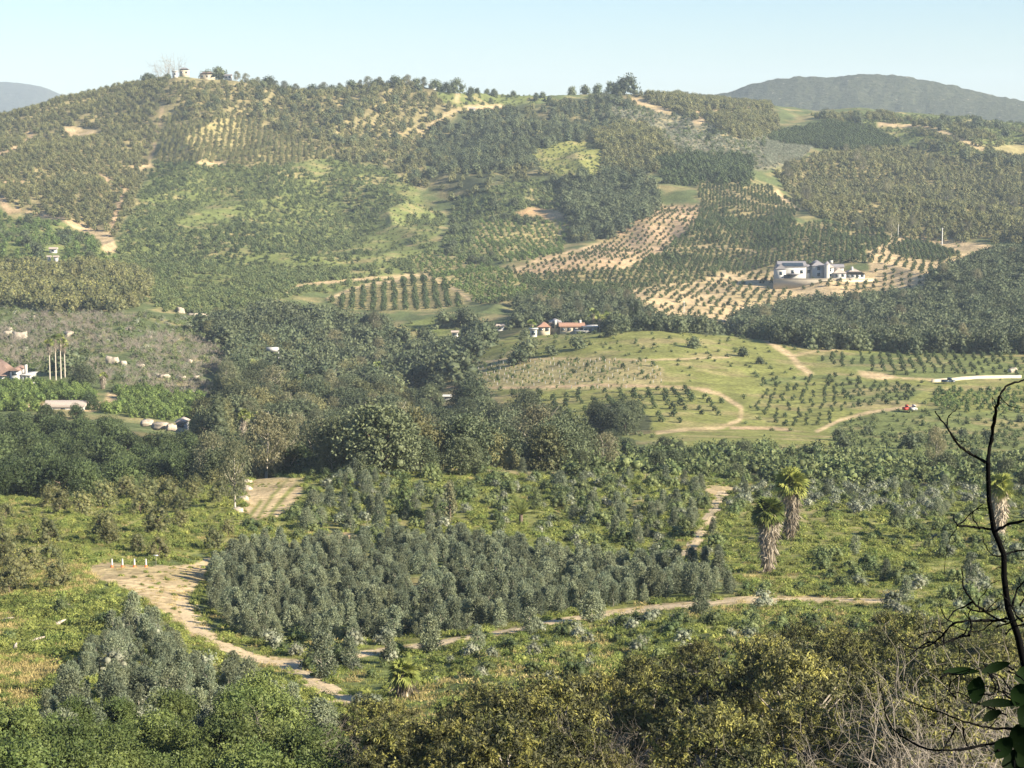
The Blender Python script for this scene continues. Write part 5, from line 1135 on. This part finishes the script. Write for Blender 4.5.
# ---- the dirt and asphalt road sheets
def ribbon(name, pts, w, mat, kind='structure'):
    P = [ground_at(*p) for p in pts]; xs = [p.x for p in P]; ys = [p.y for p in P]; t = np.linspace(0, 1, len(P)); tt = np.linspace(0, 1, 40*len(P))
    X = np.interp(tt, t, xs); Y = np.interp(tt, t, ys); k = np.ones(25)/25
    X = np.convolve(np.pad(X, 12, mode='edge'), k, 'valid'); Y = np.convolve(np.pad(Y, 12, mode='edge'), k, 'valid')
    dx, dy = np.gradient(X), np.gradient(Y); L = np.hypot(dx, dy)+1e-9; nx_, ny_ = -dy/L, dx/L; nc = 13; V = []
    wob = w*(.85+.35*fbm(X/5, Y/5, 3, 3))
    for j in range(nc):
        s_ = (j/(nc-1)*2-1)*wob/2; x = X+nx_*s_; y = Y+ny_*s_; V.append(np.stack([x, y, height(x, y)+.05-.10*abs(j/(nc-1)*2-1)**3-.03*math.exp(-((abs(j/(nc-1)*2-1)-.5)/.15)**2)], 1))
    V = np.stack(V, 1); n = len(tt); lane = np.tile(np.linspace(-1, 1, nc), n).astype(np.float32); ix = np.arange(n*nc).reshape(n, nc)
    Fm = np.stack([ix[:-1, :-1], ix[:-1, 1:], ix[1:, 1:], ix[1:, :-1]], -1).reshape(-1, 4); me = np_mesh(name, V.reshape(-1, 3), Fm)
    at = me.attributes.new('lane', 'FLOAT', 'POINT'); at.data.foreach_set('value', lane)
    o = link_mesh(name, me, mats=[mat]); tag(o, kind=kind); return o
def road_mat():
    m, n, l, p = new_mat('worn_dirt_road'); p.inputs['Roughness'].default_value = .95; p.inputs['Specular IOR Level'].default_value = .1
    at = n.new('ShaderNodeAttribute'); at.attribute_name = 'lane'; geo = n.new('ShaderNodeNewGeometry')
    def nz(s_, d=5):
        t = n.new('ShaderNodeTexNoise'); t.inputs['Scale'].default_value = s_; t.inputs['Detail'].default_value = d; l.new(geo.outputs['Position'], t.inputs['Vector']); return t.outputs[0]
    def mth(op, a, b=None, v=None):
        q = n.new('ShaderNodeMath'); q.operation = op; l.new(a, q.inputs[0])
        if b is not None: l.new(b, q.inputs[1])
        elif v is not None: q.inputs[1].default_value = v
        return q.outputs[0]
    ab = mth('ABSOLUTE', at.outputs['Fac']); e = mth('ADD', ab, mth('MULTIPLY', nz(1.3), v=.9)); c = mth('ADD', mth('MULTIPLY', ab, v=2.2), nz(.8))
    r1 = n.new('ShaderNodeMapRange'); r1.inputs[1].default_value = 1.18; r1.inputs[2].default_value = 1.36; l.new(e, r1.inputs[0])
    r2 = n.new('ShaderNodeMapRange'); r2.inputs[1].default_value = .62; r2.inputs[2].default_value = .42; r2.inputs[4].default_value = .8; l.new(c, r2.inputs[0])
    m1 = n.new('ShaderNodeMix'); m1.data_type = 'RGBA'; m1.inputs['A'].default_value = (.44, .345, .21, 1); m1.inputs['B'].default_value = (.57, .455, .29, 1); l.new(nz(.5), m1.inputs['Factor'])
    m2 = n.new('ShaderNodeMix'); m2.data_type = 'RGBA'; m2.inputs['B'].default_value = (.26, .23, .10, 1); l.new(m1.outputs['Result'], m2.inputs['A']); l.new(r2.outputs[0], m2.inputs['Factor'])
    m3 = n.new('ShaderNodeMix'); m3.data_type = 'RGBA'; m3.inputs['B'].default_value = (.17, .18, .06, 1); l.new(m2.outputs['Result'], m3.inputs['A']); l.new(r1.outputs[0], m3.inputs['Factor'])
    l.new(m3.outputs['Result'], p.inputs['Base Color']); b = n.new('ShaderNodeBump'); b.inputs['Strength'].default_value = .6; b.inputs['Distance'].default_value = .15; l.new(nz(2.5), b.inputs['Height']); l.new(b.outputs[0], p.inputs['Normal'])
    return m
dirt = road_mat()
ribbon('dirt_road', [(286, 664), (330, 659), (380, 651), (430, 645), (470, 637), (512, 631), (560, 621), (600, 615), (660, 607), (700, 604), (740, 600), (800, 599), (850, 600), (893, 601)], 3.5, dirt)
ribbon('dirt_track', [(185, 600), (200, 630), (225, 648), (262, 660), (288, 664), (306, 676), (330, 692), (350, 706)], 2.7, dirt)
ribbon('dirt_track', [(724, 490), (716, 508), (706, 524), (696, 540), (684, 558)], 2.2, dirt)
# ---- charred tree close to the camera, its shade put into the near-black colours
def near(px, py, D): a, s = pix_ray(px, py); return np.array([float(a)*D, D, float(s)*D])
def burnt_tree():
    D = 7.0; base = spot(1030, D); root = bpy.data.objects.new('burnt_tree', None); scene.collection.objects.link(root); root.location = base; tag(root, 'charred bare tree with shade put into its black colour, close to the camera at the right edge', 'tree')
    B = np.array(base); m = D/F
    def limb(pts, r0, r1, name='branch', parent=root, dd=0.0):
        P3 = [near(x, y, D+dd+.12*math.sin(i*1.3)) - B for i, (x, y) in enumerate(pts)]
        # round the bends
        for _ in range(2):
            Q = [P3[0]]
            for i in range(len(P3)-1): Q += [P3[i]*.75+P3[i+1]*.25, P3[i]*.25+P3[i+1]*.75]
            P3 = Q+[P3[-1]]
        n = len(P3); q = np.random.default_rng(int(abs(pts[0][0])*7+pts[0][1])); P3 = [p+q.normal(size=3)*m*.35 for p in P3]
        rad = [(r0+(r1-r0)*i/(n-1))*.66*m*(1+.16*q.normal()) for i in range(n)]
        g = G(); g.tube(P3, rad, 0, 7); return g.obj(name, ['char_shade'], parent, smooth=True)
    g = G()
    t1 = [near(x, y, D)-B for x, y in [(1052, 900), (1040, 768), (1026, 672), (1018, 636), (1008, 608), (1004, 576), (1004, 555), (994, 530), (989, 500), (988, 464)]]
    g.tube([np.array([0, 0, -.3])]+[t1[0]*np.array([.5, .5, .5])]+t1, [.04, .028]+[r*m*.64 for r in (6.5, 6.2, 6, 5.6, 5.2, 4.8, 4.6, 4.4, 3.9, 3.6)], 0, 9); g.obj('trunk', ['char_shade'], root, smooth=True)
    limb([(988, 464), (990, 447), (994, 425), (997, 405), (1001, 392), (1009, 384), (1024, 380)], 3.4, 1.2)
    limb([(988, 463), (976, 457), (967, 452), (958, 445), (951, 434), (945, 424), (935, 412)], 2.6, 1.0)
    limb([(947, 427), (947, 419), (951, 413), (957, 409)], 1.1, .5); limb([(948, 430), (955, 438), (960, 442), (966, 441)], .9, .4)
    limb([(996, 411), (992, 404), (992, 397), (995, 400), (996, 409)], .7, .5); limb([(1001, 398), (1006, 404), (1014, 408), (1026, 409)], .9, .4)
    limb([(994, 530), (985, 528), (975, 527), (965, 526), (957, 526), (954, 519), (954, 514)], 2.2, .7)
    limb([(957, 526), (966, 519), (973, 511), (984, 504)], 1.4, .5); limb([(980, 529), (974, 521), (972, 512), (978, 508), (988, 508)], 1.1, .6); limb([(957, 527), (950, 537), (946, 550), (944, 574)], .9, .4)
    limb([(995, 531), (1003, 527), (1012, 523), (1028, 520)], 2.4, 1.8); limb([(1003, 555), (1012, 552), (1028, 549)], 1.6, 1.1); limb([(1004, 557), (994, 556), (988, 551), (984, 543), (983, 536)], 1.1, .5)
    limb([(1006, 568), (999, 567), (996, 569)], .9, .5); limb([(1012, 606), (1016, 592), (1020, 585), (1027, 578)], 1.7, 1.2); limb([(1027, 600), (1021, 590), (1019, 578)], 1, .5)
    limb([(1009, 618), (995, 621), (980, 620), (966, 621), (953, 623), (945, 633), (934, 643), (922, 649), (908, 647), (898, 638)], 2.4, .8)
    limb([(1006, 622), (994, 618), (983, 611), (974, 602), (966, 594), (963, 584), (962, 566)], 2.2, .8); limb([(953, 623), (944, 617), (941, 608), (940, 602)], 1.1, .5)
    limb([(994, 620), (986, 628), (978, 632), (966, 631), (953, 625)], 1.1, .6); limb([(985, 612), (993, 604), (1000, 598)], 1, .6); limb([(980, 612), (978, 600), (986, 592), (988, 585), (1000, 580)], 1, .5)
    limb([(1022, 735), (1000, 742), (980, 746), (958, 750), (938, 751), (922, 748), (905, 739), (893, 730), (885, 716), (883, 698), (878, 678)], 2.4, .7)
    limb([(1022, 728), (1000, 729), (985, 727), (966, 722), (950, 716), (940, 712)], 2.2, .8); limb([(950, 703), (944, 698), (936, 705)], 1, .5); limb([(1006, 715), (988, 707), (972, 700), (956, 690), (940, 700)], 1.3, .6)
    limb([(961, 668), (960, 655), (959, 640)], 1.1, .5); limb([(1012, 700), (1000, 690), (985, 686)], 1.6, .8)
    q = np.random.default_rng(77)
    for k in range(26):                # fine charred twigs
        x, y = q.uniform(935, 1022), q.uniform(600, 765); an = q.uniform(0, 6.28); pts = [(x, y)]
        for s_ in range(4): an += q.normal()*.6; x += math.cos(an)*q.uniform(6, 14); y += math.sin(an)*q.uniform(5, 11); pts.append((x, y))
        limb(pts, 1.7, .6, name='twig', dd=q.uniform(-.3, .3))
    def leaf(px, py, Lp, wp, ang, tilt=.3, dd=-.1):
        c = near(px, py, D+dd)-B; L = Lp*m; w = wp*m/2; ax = np.array([math.cos(ang), 0, math.sin(ang)]); sd = np.array([-math.sin(ang), tilt, math.cos(ang)]); sd /= np.linalg.norm(sd)
        V = []; n = 9
        for i in range(n):
            t = i/(n-1); wd = w*math.sin(math.pi*min(1, t*.96+.02))**.75; ce = c+ax*L*(t-.5)+np.array([0, .12*L*math.sin(t*3.1), 0])
            V += [ce-sd*wd, ce+np.array([0, .15*wd, 0]), ce+sd*wd]
        Fq = [(i*3+k, i*3+k+1, i*3+k+4, i*3+k+3) for i in range(n-1) for k in (0, 1)]
        g = G(); g.add(np.array(V), np.array(Fq), 0); o = g.obj('leaf', ['leaf_shade'], root, smooth=True); return o
    for a in [(961, 672, 37, 8, .03), (977, 690, 28, 18, 1.4), (996, 668, 30, 10, .35), (1000, 704, 40, 9, 0), (1021, 695, 26, 20, 1.2), (1021, 740, 34, 22, 1.8), (1004, 748, 26, 18, 1.0), (1018, 762, 34, 24, .2), (1030, 715, 30, 24, .9), (1026, 676, 24, 18, .2), (992, 716, 22, 10, .5), (1028, 755, 30, 26, .9)]: leaf(*a)
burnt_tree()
# pale leafless brush just below the camera
for i, (px, D, h) in enumerate([(905, 44, 4.6), (935, 48, 5.4), (965, 42, 5.2), (1000, 46, 6.0), (1035, 50, 6.6), (880, 52, 4.4), (985, 60, 6.2), (1020, 62, 6.8), (760, 62, 3.6), (820, 60, 4.0), (660, 66, 3.8), (610, 70, 4.2), (630, 76, 4.6), (690, 72, 4.0), (920, 56, 6.4), (950, 52, 6.0), (975, 50, 6.2), (1010, 54, 6.8), (1045, 46, 6.4), (940, 40, 4.6), (900, 60, 5.4)]):
    o = single('bare_near', px, D, h, 'leafless tan brush tangled in front of the shaded trees', name='dry_bush', wide=1.1, var=i); o['category'] = 'shrub'; o['group'] = 'leafless brush nearest the camera'
for i, (px, D, h) in enumerate([(255, 84, 3.8), (285, 88, 4.0), (315, 86, 4.0), (335, 92, 3.4), (300, 78, 3.6), (240, 92, 3.0)]):
    o = single('bare_near', px, D, h, 'grey leafless brush between the green clump and the golden trees', name='dry_bush', wide=1.1, var=i+1); o['category'] = 'shrub'; o['group'] = 'grey leafless brush at the lower left'
